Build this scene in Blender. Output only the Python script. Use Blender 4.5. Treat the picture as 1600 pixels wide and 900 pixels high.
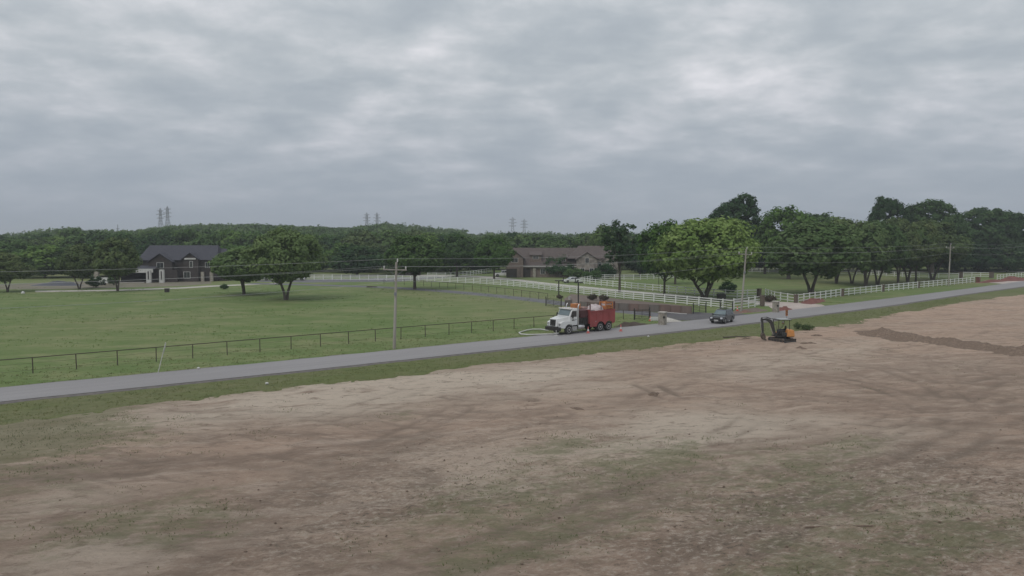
import bpy, bmesh, math, random
import numpy as np
from mathutils import Vector, Matrix
random.seed(7); rng = np.random.default_rng(7)
R = math.radians
sc = bpy.context.scene
for o in list(bpy.data.objects): bpy.data.objects.remove(o)

# ------------------------------------------------------------------ camera
F, CX, CY, HZ, H = 1143.0, 800.0, 450.0, 375.0, 10.7
TH = math.atan((CY - HZ) / F)
cam = bpy.data.cameras.new('camera'); camo = bpy.data.objects.new('camera', cam)
sc.collection.objects.link(camo); sc.camera = camo
camo.location = (0, 0, H); camo.rotation_euler = (math.pi / 2 - TH, 0, 0)
cam.sensor_width = 36; cam.lens = 36 * F / 1600; cam.clip_start = 0.5; cam.clip_end = 12000

# ------------------------------------------------------------------ world
SUN_EL, SUN_AZ = R(52), R(215)      # azimuth clockwise from +Y
w = bpy.data.worlds.new('World'); sc.world = w; w.use_nodes = True
nt = w.node_tree; nt.nodes.clear(); N = nt.nodes; L = nt.links
def wn(t, **k):
    n = N.new(t)
    for a, b in k.items(): setattr(n, a, b)
    return n
def wmath(op, a, b=None, clamp=False):
    n = wn('ShaderNodeMath', operation=op, use_clamp=clamp)
    for i, v in enumerate((a, b)):
        if v is None: continue
        if isinstance(v, (int, float)): n.inputs[i].default_value = v
        else: L.new(v, n.inputs[i])
    return n.outputs[0]
out = wn('ShaderNodeOutputWorld'); bg = wn('ShaderNodeBackground'); L.new(bg.outputs[0], out.inputs[0])
sky = wn('ShaderNodeTexSky', sky_type='NISHITA', sun_disc=False)
sky.sun_elevation = SUN_EL; sky.sun_rotation = SUN_AZ
tc = wn('ShaderNodeTexCoord'); sp = wn('ShaderNodeSeparateXYZ'); L.new(tc.outputs['Generated'], sp.inputs[0])
zz = wmath('MAXIMUM', sp.outputs[2], 0.0); den = wmath('ADD', zz, 0.23)
px_ = wmath('DIVIDE', sp.outputs[0], den); py_ = wmath('DIVIDE', sp.outputs[1], den)
cb = wn('ShaderNodeCombineXYZ'); L.new(px_, cb.inputs[0]); L.new(py_, cb.inputs[1])
def wnoise(scale, detail, rough, dist, off):
    mp = wn('ShaderNodeMapping'); mp.inputs['Location'].default_value = off
    mp.inputs['Scale'].default_value = (1, 1.15, 1)
    L.new(cb.outputs[0], mp.inputs[0])
    n = wn('ShaderNodeTexNoise'); n.inputs['Scale'].default_value = scale; n.inputs['Detail'].default_value = detail
    n.inputs['Roughness'].default_value = rough; n.inputs['Distortion'].default_value = dist
    L.new(mp.outputs[0], n.inputs['Vector']); return n.outputs[0]
n1 = wnoise(1.9, 8, 0.55, 0.2, (5.4, 2.9, 0)); n2 = wnoise(5.2, 8, 0.58, 0.2, (1.3, 0.4, 0))
nn = wmath('ADD', wmath('MULTIPLY', n1, 0.66), wmath('MULTIPLY', n2, 0.34))
ramp = wn('ShaderNodeValToRGB'); L.new(nn, ramp.inputs[0]); e = ramp.color_ramp.elements
e[0].position = 0.34; e[0].color = (0.38, 0.422, 0.468, 1)
e[1].position = 0.69; e[1].color = (0.84, 0.83, 0.865, 1)
for p, c in ((0.43, (0.43, 0.472, 0.512, 1)), (0.50, (0.50, 0.536, 0.57, 1)), (0.565, (0.60, 0.622, 0.655, 1))):
    x = e.new(p); x.color = c
hm = wn('ShaderNodeMix', data_type='RGBA')          # smooth blue-grey deck low over the horizon
hf = wmath('MULTIPLY', wmath('SUBTRACT', 0.235, zz), 4.7, True); hf = wmath('POWER', hf, 1.35)
L.new(wmath('MULTIPLY', hf, 0.93), hm.inputs[0]); L.new(ramp.outputs[0], hm.inputs[6]); hm.inputs[7].default_value = (0.325, 0.375, 0.452, 1)
zen = wn('ShaderNodeMix', data_type='RGBA', blend_type='MULTIPLY'); zen.inputs[0].default_value = 1
zf = wmath('ADD', wmath('MULTIPLY', zz, 0.42), 0.96)
zc = wn('ShaderNodeCombineColor'); [L.new(zf, zc.inputs[i]) for i in range(3)]
L.new(hm.outputs[2], zen.inputs[6]); L.new(zc.outputs[0], zen.inputs[7])
sk = wn('ShaderNodeMix', data_type='RGBA', blend_type='MULTIPLY'); sk.inputs[0].default_value = 1
L.new(sky.outputs[0], sk.inputs[6]); sk.inputs[7].default_value = (0.08, 0.08, 0.08, 1)
mx = wn('ShaderNodeMix', data_type='RGBA'); mx.inputs[0].default_value = 0.96
L.new(sk.outputs[2], mx.inputs[6]); L.new(zen.outputs[2], mx.inputs[7]); L.new(mx.outputs[2], bg.inputs[0]); bg.inputs[1].default_value = 1.0

sun = bpy.data.lights.new('sun', 'SUN'); sun.energy = 1.0; sun.angle = R(28); sun.color = (1, 0.965, 0.92)
so = bpy.data.objects.new('sun', sun); sc.collection.objects.link(so)
so.rotation_euler = (math.pi / 2 - SUN_EL, 0, -SUN_AZ + math.pi)
sd = Vector((math.sin(SUN_AZ) * math.cos(SUN_EL), math.cos(SUN_AZ) * math.cos(SUN_EL), math.sin(SUN_EL)))
so.rotation_euler = sd.to_track_quat('Z', 'Y').to_euler()
vs = sc.view_settings; vs.view_transform = 'Standard'; vs.look = 'None'; vs.exposure = 0.0; vs.gamma = 1.0
sc.cycles.volume_bounces = 0; sc.cycles.max_bounces = 6; sc.cycles.transparent_max_bounces = 8

# ------------------------------------------------------------------ helpers
def G(px, py, z=0.0):
    """real ground point that the photograph shows at this pixel"""
    up = Vector((0, math.sin(TH), math.cos(TH))); fw = Vector((0, math.cos(TH), -math.sin(TH)))
    d = Vector((px - CX, 0, 0)) + up * (CY - py) + fw * F
    k = (z - H) / d.z
    return Vector((d.x * k, d.y * k, z))
U = Vector((0.8, 0.6, 0)); V = Vector((-0.6, 0.8, 0))       # along / across the road
def ST(s, t, z=0.0): return Vector((0.8 * s - 0.6 * t, 0.6 * s + 0.8 * t, z))
def toST(p): return (0.8 * p[0] + 0.6 * p[1], -0.6 * p[0] + 0.8 * p[1])
def tag(o, label=None, cat=None, group=None, kind=None):
    if label: o['label'] = label
    if cat: o['category'] = cat
    if group: o['group'] = group
    if kind: o['kind'] = kind
    return o
def thing(name, label, cat, loc=(0, 0, 0), rz=0, group=None, sc3=None):
    o = bpy.data.objects.new(name, None); sc.collection.objects.link(o); o.empty_display_size = 0.3
    o.location = loc; o.rotation_euler = (0, 0, rz)
    if sc3: o.scale = sc3
    return tag(o, label, cat, group)
def link(name, me, parent=None, loc=None, rot=None, scale=None):
    o = bpy.data.objects.new(name, me); sc.collection.objects.link(o)
    if parent: o.parent = parent
    if loc is not None: o.location = loc
    if rot is not None: o.rotation_euler = rot
    if scale is not None: o.scale = scale
    return o
def copy_tree(o, parent=None):
    c = o.copy(); sc.collection.objects.link(c); c.parent = parent
    for ch in [x for x in KIDS.get(o.name, [])]: copy_tree(ch, c)
    return c
KIDS = {}
class MB:
    def __init__(s): s.v = []; s.f = []
    def add(s, vs, fs):
        b = len(s.v); s.v += [tuple(v) for v in vs]; s.f += [tuple(b + i for i in f) for f in fs]; return s
    def box(s, x0, x1, y0, y1, z0, z1):
        return s.add([(x0,y0,z0),(x1,y0,z0),(x1,y1,z0),(x0,y1,z0),(x0,y0,z1),(x1,y0,z1),(x1,y1,z1),(x0,y1,z1)],
                     [(0,3,2,1),(4,5,6,7),(0,1,5,4),(1,2,6,5),(2,3,7,6),(3,0,4,7)])
    def hexa(s, b, t):
        """8 corners: bottom loop b, top loop t (counter-clockwise seen from above)"""
        return s.add(list(b) + list(t), [(0,3,2,1),(4,5,6,7),(0,1,5,4),(1,2,6,5),(2,3,7,6),(3,0,4,7)])
    def prism(s, prof, y0, y1):
        n = len(prof)
        vs = [(x, y0, z) for x, z in prof] + [(x, y1, z) for x, z in prof]
        return s.add(vs, [tuple(range(n)), tuple(range(2*n-1, n-1, -1))] + [((i+1) % n, i, n+i, n+(i+1) % n) for i in range(n)])
    def tube(s, pts, r, n=8, cap=True):
        pts = [Vector(p) for p in pts]; rs = r if isinstance(r, (list, tuple)) else [r] * len(pts)
        vs = []; fs = []
        for i, p in enumerate(pts):
            d = (pts[min(i+1, len(pts)-1)] - pts[max(i-1, 0)])
            if d.length < 1e-6: d = Vector((0,0,1))
            d.normalize(); a = Vector((0,0,1)) if abs(d.z) < 0.9 else Vector((1,0,0))
            e1 = d.cross(a).normalized(); e2 = d.cross(e1)
            for k in range(n):
                th = 2*math.pi*k/n; vs.append(p + (e1*math.cos(th) + e2*math.sin(th)) * rs[i])
        for i in range(len(pts)-1):
            for k in range(n):
                fs.append((i*n+k, i*n+(k+1) % n, (i+1)*n+(k+1) % n, (i+1)*n+k))
        if cap: fs += [tuple(range(n-1, -1, -1)), tuple((len(pts)-1)*n+k for k in range(n))]
        return s.add(vs, fs)
    def lathe(s, prof, c=(0,0,0), axis='z', n=16):
        vs = []; fs = []
        for r, h in prof:
            for k in range(n):
                a = 2*math.pi*k/n; p = (r*math.cos(a), r*math.sin(a), h)
                if axis == 'y': p = (p[0], p[2], p[1])
                if axis == 'x': p = (p[2], p[0], p[1])
                vs.append((p[0]+c[0], p[1]+c[1], p[2]+c[2]))
        m = len(prof)
        for i in range(m-1):
            for k in range(n): fs.append((i*n+k, i*n+(k+1) % n, (i+1)*n+(k+1) % n, (i+1)*n+k))
        fs += [tuple(range(n-1, -1, -1)), tuple((m-1)*n+k for k in range(n))]
        return s.add(vs, fs)
    def panel(s, a, b, c, d, th=0.02):
        a, b, c, d = map(Vector, (a, b, c, d)); nrm = (b-a).cross(d-a).normalized() * th
        return s.hexa([a-nrm*0, b-nrm*0, c-nrm*0, d-nrm*0], [a+nrm, b+nrm, c+nrm, d+nrm])
    def build(s, name, m, parent=None, smooth=False, bevel=0, loc=None, rot=None, fix=True):
        me = bpy.data.meshes.new(name); me.from_pydata(s.v, [], s.f)
        if fix:
            bm = bmesh.new(); bm.from_mesh(me); bmesh.ops.recalc_face_normals(bm, faces=bm.faces); bm.to_mesh(me); bm.free()
        if m: me.materials.append(m)
        if smooth: me.polygons.foreach_set('use_smooth', [True]*len(me.polygons)); me.set_sharp_from_angle(angle=R(40))
        o = link(name, me, parent, loc, rot)
        if bevel:
            b = o.modifiers.new('bevel', 'BEVEL'); b.width = bevel; b.segments = 2; b.limit_method = 'ANGLE'; b.angle_limit = R(35)
        return o

# ------------------------------------------------------------------ materials
def mat(name, c1, c2=None, scale=3.0, rough=0.8, bump=0.0, bscale=None, metal=0.0, detail=4, stretch=(1,1,1), lo=0.35, hi=0.65, spec=0.4, coat=0):
    m = bpy.data.materials.new(name); m.use_nodes = True; t = m.node_tree; b = t.nodes['Principled BSDF']
    b.inputs['Roughness'].default_value = rough; b.inputs['Metallic'].default_value = metal; b.inputs['Specular IOR Level'].default_value = spec
    if coat: b.inputs['Coat Weight'].default_value = coat; b.inputs['Coat Roughness'].default_value = 0.08
    co = t.nodes.new('ShaderNodeTexCoord'); mp = t.nodes.new('ShaderNodeMapping'); mp.inputs['Scale'].default_value = stretch
    t.links.new(co.outputs['Object'], mp.inputs[0])
    if c2 is None: c2 = tuple(x*0.86 for x in c1)
    n = t.nodes.new('ShaderNodeTexNoise'); n.inputs['Scale'].default_value = scale; n.inputs['Detail'].default_value = detail
    t.links.new(mp.outputs[0], n.inputs['Vector'])
    r = t.nodes.new('ShaderNodeValToRGB'); r.color_ramp.elements[0].position = lo; r.color_ramp.elements[1].position = hi
    r.color_ramp.elements[0].color = (*c1, 1); r.color_ramp.elements[1].color = (*c2, 1)
    t.links.new(n.outputs[0], r.inputs[0]); t.links.new(r.outputs[0], b.inputs['Base Color'])
    if bump:
        n2 = t.nodes.new('ShaderNodeTexNoise'); n2.inputs['Scale'].default_value = bscale or scale*4; n2.inputs['Detail'].default_value = 5
        t.links.new(mp.outputs[0], n2.inputs['Vector'])
        bp = t.nodes.new('ShaderNodeBump'); bp.inputs['Strength'].default_value = bump; bp.inputs['Distance'].default_value = 0.05
        t.links.new(n2.outputs[0], bp.inputs['Height']); t.links.new(bp.outputs[0], b.inputs['Normal'])
    return m
class NT:
    """small node-expression helper for the ground materials"""
    def __init__(s, name, rough=0.9, spec=0.2):
        s.m = bpy.data.materials.new(name); s.m.use_nodes = True; s.t = s.m.node_tree; s.b = s.t.nodes['Principled BSDF']
        s.b.inputs['Roughness'].default_value = rough; s.b.inputs['Specular IOR Level'].default_value = spec
        s.co = s.t.nodes.new('ShaderNodeTexCoord')
    def noise(s, scale, detail=5, rough=0.55, stretch=(1,1,1), rot=0.0, off=(0,0,0), dist=0.0):
        mp = s.t.nodes.new('ShaderNodeMapping'); mp.vector_type = 'POINT'
        r = s.t.nodes.new('ShaderNodeVectorRotate'); r.rotation_type = 'Z_AXIS'; r.inputs['Angle'].default_value = rot
        s.t.links.new(s.co.outputs['Object'], r.inputs['Vector']); s.t.links.new(r.outputs[0], mp.inputs[0])
        mp.inputs['Scale'].default_value = stretch; mp.inputs['Location'].default_value = off
        n = s.t.nodes.new('ShaderNodeTexNoise'); n.inputs['Scale'].default_value = scale; n.inputs['Detail'].default_value = detail
        n.inputs['Roughness'].default_value = rough; n.inputs['Distortion'].default_value = dist
        s.t.links.new(mp.outputs[0], n.inputs['Vector']); return n.outputs[0]
    def rng(s, v, a, b, c=0.0, d=1.0):
        n = s.t.nodes.new('ShaderNodeMapRange'); n.interpolation_type = 'SMOOTHSTEP'
        s.t.links.new(v, n.inputs[0]); n.inputs[1].default_value = a; n.inputs[2].default_value = b; n.inputs[3].default_value = c; n.inputs[4].default_value = d
        return n.outputs[0]
    def math(s, op, a, b=0.0, clamp=False):
        n = s.t.nodes.new('ShaderNodeMath'); n.operation = op; n.use_clamp = clamp
        for i, v in enumerate((a, b)):
            if isinstance(v, (int, float)): n.inputs[i].default_value = v
            else: s.t.links.new(v, n.inputs[i])
        return n.outputs[0]
    def attr(s, name):
        n = s.t.nodes.new('ShaderNodeAttribute'); n.attribute_name = name; return n.outputs['Fac']
    def mix(s, f, a, b):
        n = s.t.nodes.new('ShaderNodeMix'); n.data_type = 'RGBA'
        if isinstance(f, (int, float)): n.inputs[0].default_value = f
        else: s.t.links.new(f, n.inputs[0])
        for i, c in ((6, a), (7, b)):
            if isinstance(c, tuple): n.inputs[i].default_value = (*c, 1)
            else: s.t.links.new(c, n.inputs[i])
        return n.outputs[2]
    def done(s, col, h=None, strength=0.5, dist=0.08):
        s.t.links.new(col, s.b.inputs['Base Color'])
        if h is not None:
            bp = s.t.nodes.new('ShaderNodeBump'); bp.inputs['Strength'].default_value = strength; bp.inputs['Distance'].default_value = dist
            s.t.links.new(h, bp.inputs['Height']); s.t.links.new(bp.outputs[0], s.b.inputs['Normal'])
        return s.m
RA = -math.atan2(0.6, 0.8)
# pasture / verge grass
g = NT('grass')
a = g.noise(0.035, 5, 0.6); b_ = g.noise(0.3, 6, 0.62, (0.5, 1, 1), RA*0.2); c_ = g.noise(2.2, 5, 0.65, (0.45, 1, 1)); d_ = g.noise(0.012, 3, 0.5, off=(4, 2, 0))
col = g.mix(g.rng(a, 0.4, 0.62), (0.138, 0.190, 0.062), (0.192, 0.213, 0.092))
col = g.mix(g.rng(b_, 0.36, 0.68), col, (0.118, 0.172, 0.052))
col = g.mix(g.math('MULTIPLY', g.rng(b_, 0.52, 0.36), 0.4), col, (0.235, 0.235, 0.115))
col = g.mix(g.math('MULTIPLY', g.rng(c_, 0.47, 0.7), 0.65), col, (0.085, 0.125, 0.042))
col = g.mix(g.math('MULTIPLY', g.rng(d_, 0.46, 0.66), 0.5), col, (0.24, 0.215, 0.12))
M_grass = g.done(col, g.math('ADD', c_, g.noise(7, 4)), 0.7, 0.12)
g = NT('verge_grass')
a = g.noise(0.12, 6, 0.65, (0.4, 1, 1), RA); b_ = g.noise(1.4, 7, 0.7, (0.45, 1, 1), RA*.6); c_ = g.noise(6, 5, 0.7)
col = g.mix(g.rng(a, 0.38, 0.64), (0.128, 0.150, 0.052), (0.165, 0.165, 0.082))
col = g.mix(g.math('MULTIPLY', g.rng(b_, 0.48, 0.66), 0.6), col, (0.085, 0.112, 0.040))
col = g.mix(g.math('MULTIPLY', g.rng(b_, 0.46, 0.32), 0.45), col, (0.215, 0.20, 0.11))
M_verge = g.done(col, g.math('ADD', b_, c_), 0.8, 0.15)
# bare soil, masks carried by the mesh
g = NT('bare_soil', 0.95, 0.12)
big = g.noise(0.05, 6, 0.6, (0.7, 1, 1), RA); mid = g.noise(0.32, 7, 0.62, (0.42, 1.3, 1), RA*0.55, dist=0.5); fin = g.noise(2.6, 7, 0.7, (0.5, 1, 1), RA*0.5); vfin = g.noise(11, 4, 0.7)
streak = g.noise(0.8, 7, 0.62, (0.16, 1.35, 1), RA*0.25, dist=0.6); s2 = g.noise(0.6, 6, 0.6, (0.2, 1.2, 1), 0.5, off=(9, 3, 0), dist=0.4)
col = g.mix(g.rng(big, 0.38, 0.62), (0.512, 0.370, 0.282), (0.443, 0.341, 0.266))
col = g.mix(g.math('MULTIPLY', g.rng(mid, 0.42, 0.62), 0.9), col, (0.366, 0.268, 0.206))
col = g.mix(g.math('MULTIPLY', g.rng(streak, 0.5, 0.66), 0.6), col, (0.640, 0.511, 0.416))
col = g.mix(g.math('MULTIPLY', g.rng(s2, 0.5, 0.34), 0.6), col, (0.276, 0.207, 0.159))
pale = g.math('MULTIPLY', g.attr('pale'), g.rng(mid, 0.72, 0.48), True)
col = g.mix(g.math('MULTIPLY', pale, 0.95), col, (0.659, 0.555, 0.447))
red = g.math('MULTIPLY', g.attr('red'), g.rng(g.noise(0.25, 6, 0.6, (0.4,1,1), RA*.3, off=(5,5,0)), 0.7, 0.35), True)
col = g.mix(g.math('MULTIPLY', red, 0.75), col, (0.515, 0.366, 0.275))
mot = g.noise(1.3, 9, 0.78, (0.55, 1.1, 1), RA*0.45, dist=0.3, off=(2, 8, 0)); mot2 = g.noise(4.5, 7, 0.78, (0.6, 1, 1), RA*0.4, off=(7, 1, 0))
col = g.mix(g.math('MULTIPLY', g.rng(mot, 0.52, 0.66), 0.55), col, (0.640, 0.517, 0.416))
col = g.mix(g.math('MULTIPLY', g.rng(mot, 0.49, 0.36), 0.75), col, (0.292, 0.219, 0.167))
col = g.mix(g.math('MULTIPLY', g.rng(mot2, 0.54, 0.70), 0.45), col, (0.659, 0.561, 0.459))
trk = g.math('MULTIPLY', g.attr('track'), g.rng(mot2, 0.30, 0.55, 0.45, 1.0), True)
col = g.mix(g.math('MULTIPLY', trk, 0.85), col, (0.256, 0.198, 0.153))
rub = g.attr('rubble')
col = g.mix(g.math('MULTIPLY', g.math('MULTIPLY', rub, g.rng(mot2, 0.50, 0.62)), 0.6, True), col, (0.640, 0.549, 0.453))
col = g.mix(g.math('MULTIPLY', g.math('MULTIPLY', rub, g.rng(mot2, 0.47, 0.36)), 0.8, True), col, (0.175, 0.147, 0.113))
wn_ = g.noise(1.1, 9, 0.8, (0.6, 1, 1), RA*.4, off=(11, 3, 0))
gr = g.math('ADD', g.math('MULTIPLY', g.attr('weed'), 0.55), g.math('MULTIPLY', g.math('SUBTRACT', wn_, 0.5), 3.2))
gr = g.rng(gr, 0.14, 0.72)
col = g.mix(g.math('MULTIPLY', gr, g.math('MULTIPLY', g.rng(g.attr('weed'), 0.0, 0.9), 0.62)), col, (0.212, 0.224, 0.118))
col = g.mix(g.math('MULTIPLY', g.rng(vfin, 0.56, 0.72), 0.45), col, (0.210, 0.157, 0.118))
M_dirt = g.done(col, g.math('ADD', g.math('MULTIPLY', mot, 1.4), g.math('ADD', g.math('MULTIPLY', mot2, 0.5), g.math('MULTIPLY', vfin, 0.2))), 1.0, 0.30)
g = NT('dark_soil', 0.95, 0.1)
f1 = g.noise(1.4, 7, 0.7); f2 = g.noise(6, 5, 0.7)
M_ridge = g.done(g.mix(g.rng(f1, 0.35, 0.65), (0.20, 0.148, 0.112), g.mix(g.rng(f2, 0.4, 0.6), (0.30, 0.225, 0.175), (0.15, 0.11, 0.083))), g.math('ADD', f1, f2), 0.9, 0.15)
g = NT('asphalt', 0.85, 0.3)
f1 = g.noise(0.12, 6, 0.6, (0.25, 1, 1), RA); f2 = g.noise(5, 6, 0.7); f3 = g.noise(1.0, 5, 0.6, (0.03, 1.6, 1), RA)
c = g.mix(g.rng(f1, 0.35, 0.65), (0.290, 0.277, 0.276), (0.250, 0.240, 0.238)); c = g.mix(g.math('MULTIPLY', g.rng(f3, 0.45, 0.65), 0.5), c, (0.245, 0.23, 0.233))
M_road = g.done(g.mix(g.math('MULTIPLY', g.rng(f2, 0.5, 0.75), 0.3), c, (0.16, 0.15, 0.15)), f2, 0.3, 0.02)
M_shoulder = mat('gravel_shoulder', (0.10, 0.092, 0.09), (0.17, 0.15, 0.13), 2.5, 0.95, 0.6)
M_drive = mat('drive_asphalt', (0.115, 0.115, 0.125), (0.165, 0.16, 0.168), 0.6, 0.9, 0.3)
M_apron = mat('fresh_asphalt', (0.085, 0.082, 0.086), (0.115, 0.108, 0.11), 0.8, 0.85, 0.3)
M_conc = mat('pale_concrete', (0.40, 0.37, 0.33), (0.50, 0.47, 0.42), 0.5, 0.85, 0.2)
M_pinkconc = mat('pinkish_concrete', (0.40, 0.335, 0.30), (0.50, 0.43, 0.385), 0.4, 0.85, 0.2)
M_mulch = mat('brown_mulch', (0.13, 0.098, 0.082), (0.19, 0.15, 0.125), 1.2, 0.95, 0.6)
M_redmulch = mat('red_mulch', (0.15, 0.062, 0.052), (0.21, 0.085, 0.07), 2.5, 0.95, 0.8)
M_white = mat('white_vinyl', (0.74, 0.74, 0.71), (0.62, 0.63, 0.60), 0.6, 0.5)
M_black = mat('black_metal', (0.022, 0.022, 0.022), (0.04, 0.035, 0.03), 5, 0.5)
M_rust = mat('dark_pipe', (0.05, 0.045, 0.035), (0.085, 0.06, 0.045), 4, 0.65)
M_wood = mat('pole_wood', (0.36, 0.34, 0.30), (0.27, 0.25, 0.215), 3, 0.9, 0.4, stretch=(1, 1, 0.1))
M_wire = mat('grey_wire', (0.36, 0.37, 0.36), None, 2, 0.5)
M_panels = [mat('panel_brown', (0.155, 0.122, 0.105), (0.19, 0.148, 0.125), 0.8, 0.9, 0.2, stretch=(3, 3, .4)), mat('panel_red', (0.185, 0.128, 0.108), (0.155, 0.11, 0.095), 0.8, 0.9, 0.2, stretch=(3, 3, .4)),
            mat('panel_grey', (0.165, 0.145, 0.13), (0.14, 0.122, 0.11), 0.8, 0.9, 0.2, stretch=(3, 3, .4))]
M_stone = mat('stone', (0.40, 0.37, 0.31), (0.24, 0.215, 0.18), 4, 0.9, 0.6)
M_tyre = mat('tyre', (0.025, 0.025, 0.026), (0.05, 0.047, 0.043), 4, 0.85)
M_rim = mat('rim', (0.55, 0.55, 0.55), (0.42, 0.41, 0.40), 4, 0.4, metal=0.4)
M_glass = mat('dark_glass', (0.03, 0.035, 0.04), (0.045, 0.05, 0.055), 2, 0.08, spec=0.9)
M_wglass = mat('windscreen_glass', (0.10, 0.14, 0.15), (0.14, 0.18, 0.19), 1, 0.08, spec=0.9)
M_tw = mat('truck_white', (0.70, 0.71, 0.71), (0.60, 0.60, 0.58), 1.2, 0.3, coat=0.5)
M_tr = mat('truck_red', (0.32, 0.070, 0.068), (0.26, 0.06, 0.058), 1.3, 0.45, 0.05)
M_tm = mat('maroon_dark', (0.10, 0.035, 0.035), (0.06, 0.028, 0.028), 2, 0.6)
M_or = mat('orange_paint', (0.52, 0.20, 0.065), (0.38, 0.15, 0.06), 3, 0.5)
M_chrome = mat('bright_metal', (0.62, 0.62, 0.62), (0.5, 0.5, 0.5), 2, 0.25, metal=0.8)
M_tarp = mat('white_tarp', (0.52, 0.455, 0.45), (0.40, 0.33, 0.33), 3, 0.8, 0.5)
M_suv = mat('suv_black', (0.016, 0.019, 0.021), (0.024, 0.026, 0.028), 1, 0.25, coat=0.8)
M_carw = mat('car_white', (0.72, 0.72, 0.72), (0.66, 0.66, 0.65), 1, 0.3, coat=0.5)
M_lamp = mat('headlamp', (0.55, 0.56, 0.58), (0.45, 0.46, 0.48), 8, 0.15, spec=0.8)
M_tail = mat('tail_lamp', (0.30, 0.02, 0.02), None, 8, 0.2)
M_exy = mat('machine_orange', (0.62, 0.27, 0.07), (0.48, 0.22, 0.08), 3, 0.5)
M_exg = mat('machine_grey', (0.032, 0.032, 0.032), (0.055, 0.052, 0.047), 4, 0.6)
M_mud = mat('muddy_steel', (0.12, 0.095, 0.075), (0.07, 0.055, 0.045), 4, 0.85, 0.4)
M_brick = mat('brown_brick', (0.205, 0.158, 0.132), (0.15, 0.12, 0.105), 2.2, 0.9, 0.3)
M_stw = mat('fieldstone', (0.34, 0.30, 0.265), (0.17, 0.145, 0.13), 1.1, 0.9, 0.6, detail=6)
M_roofb = mat('brown_shingle', (0.118, 0.094, 0.084), (0.088, 0.071, 0.066), 1.5, 0.9, 0.3, stretch=(1, 1, 3))
M_roofd = mat('slate_shingle', (0.058, 0.058, 0.072), (0.044, 0.044, 0.055), 1.5, 0.85, 0.3, stretch=(1, 1, 3))
M_dwall = mat('dark_brown_siding', (0.062, 0.05, 0.047), (0.045, 0.038, 0.036), 2, 0.8)
M_trim = mat('pale_trim', (0.58, 0.575, 0.55), (0.48, 0.475, 0.45), 2, 0.7)
M_dgarage = mat('dark_timber', (0.045, 0.038, 0.035), None, 2, 0.8)  # one very dark brown for doors, porch wall and crate
M_skin = mat('skin', (0.42, 0.26, 0.18), (0.38, 0.23, 0.16), 6, 0.6)
M_vest = mat('hi_vis_cloth', (0.36, 0.42, 0.20), (0.26, 0.31, 0.15), 8, 0.8)
M_jean = mat('dark_trousers', (0.04, 0.045, 0.065), (0.06, 0.065, 0.085), 8, 0.9)
M_steel = mat('far_steel', (0.22, 0.23, 0.25), None, 1, 0.6)

def leafmat(name, c1, c2, c3):
    m = bpy.data.materials.new(name); m.use_nodes = True; t = m.node_tree; t.nodes.clear()
    o = t.nodes.new('ShaderNodeOutputMaterial'); at = t.nodes.new('ShaderNodeAttribute'); at.attribute_name = 'tone'
    r = t.nodes.new('ShaderNodeValToRGB'); e = r.color_ramp.elements
    e[0].position = 0.0; e[0].color = (*c1, 1); e[1].position = 1.0; e[1].color = (*c3, 1); x = e.new(0.5); x.color = (*c2, 1)
    t.links.new(at.outputs['Fac'], r.inputs[0])
    oi = t.nodes.new('ShaderNodeObjectInfo'); hs = t.nodes.new('ShaderNodeHueSaturation')
    mr = t.nodes.new('ShaderNodeMapRange'); t.links.new(oi.outputs['Random'], mr.inputs[0]); mr.inputs[3].default_value = 0.78; mr.inputs[4].default_value = 1.22
    mh = t.nodes.new('ShaderNodeMapRange'); t.links.new(oi.outputs['Random'], mh.inputs[0]); mh.inputs[3].default_value = 0.515; mh.inputs[4].default_value = 0.485
    t.links.new(mr.outputs[0], hs.inputs['Value']); t.links.new(mh.outputs[0], hs.inputs['Hue']); t.links.new(r.outputs[0], hs.inputs['Color'])
    d = t.nodes.new('ShaderNodeBsdfDiffuse'); tr = t.nodes.new('ShaderNodeBsdfTranslucent'); ms = t.nodes.new('ShaderNodeMixShader'); ms.inputs[0].default_value = 0.28
    t.links.new(hs.outputs[0], d.inputs[0]); t.links.new(hs.outputs[0], tr.inputs[0]); t.links.new(d.outputs[0], ms.inputs[1]); t.links.new(tr.outputs[0], ms.inputs[2])
    t.links.new(ms.outputs[0], o.inputs[0]); return m
LM = {'bright': leafmat('leaf_bright', (0.105, 0.172, 0.048), (0.160, 0.245, 0.070), (0.235, 0.325, 0.112)),
      'mid': leafmat('leaf_mid', (0.060, 0.110, 0.038), (0.092, 0.152, 0.053), (0.14, 0.205, 0.076)),
      'dark': leafmat('leaf_dark', (0.034, 0.072, 0.030), (0.052, 0.098, 0.040), (0.080, 0.132, 0.054)),
      'olive': leafmat('leaf_olive', (0.070, 0.104, 0.042), (0.100, 0.140, 0.058), (0.145, 0.182, 0.080)),
      'fresh': leafmat('leaf_fresh', (0.075, 0.138, 0.036), (0.110, 0.185, 0.050), (0.16, 0.24, 0.07)),
      'brown': leafmat('leaf_brown', (0.055, 0.045, 0.036), (0.085, 0.07, 0.055), (0.115, 0.10, 0.07))}
LM['sod'] = leafmat('leaf_sod', (0.125, 0.15, 0.062), (0.165, 0.185, 0.08), (0.23, 0.23, 0.115))
LM['field'] = leafmat('leaf_field', (0.082, 0.134, 0.052), (0.118, 0.176, 0.070), (0.168, 0.228, 0.098))
M_bark = mat('bark', (0.125, 0.105, 0.088), (0.075, 0.062, 0.052), 3, 0.95, 0.7, stretch=(2, 2, 0.4))

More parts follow.
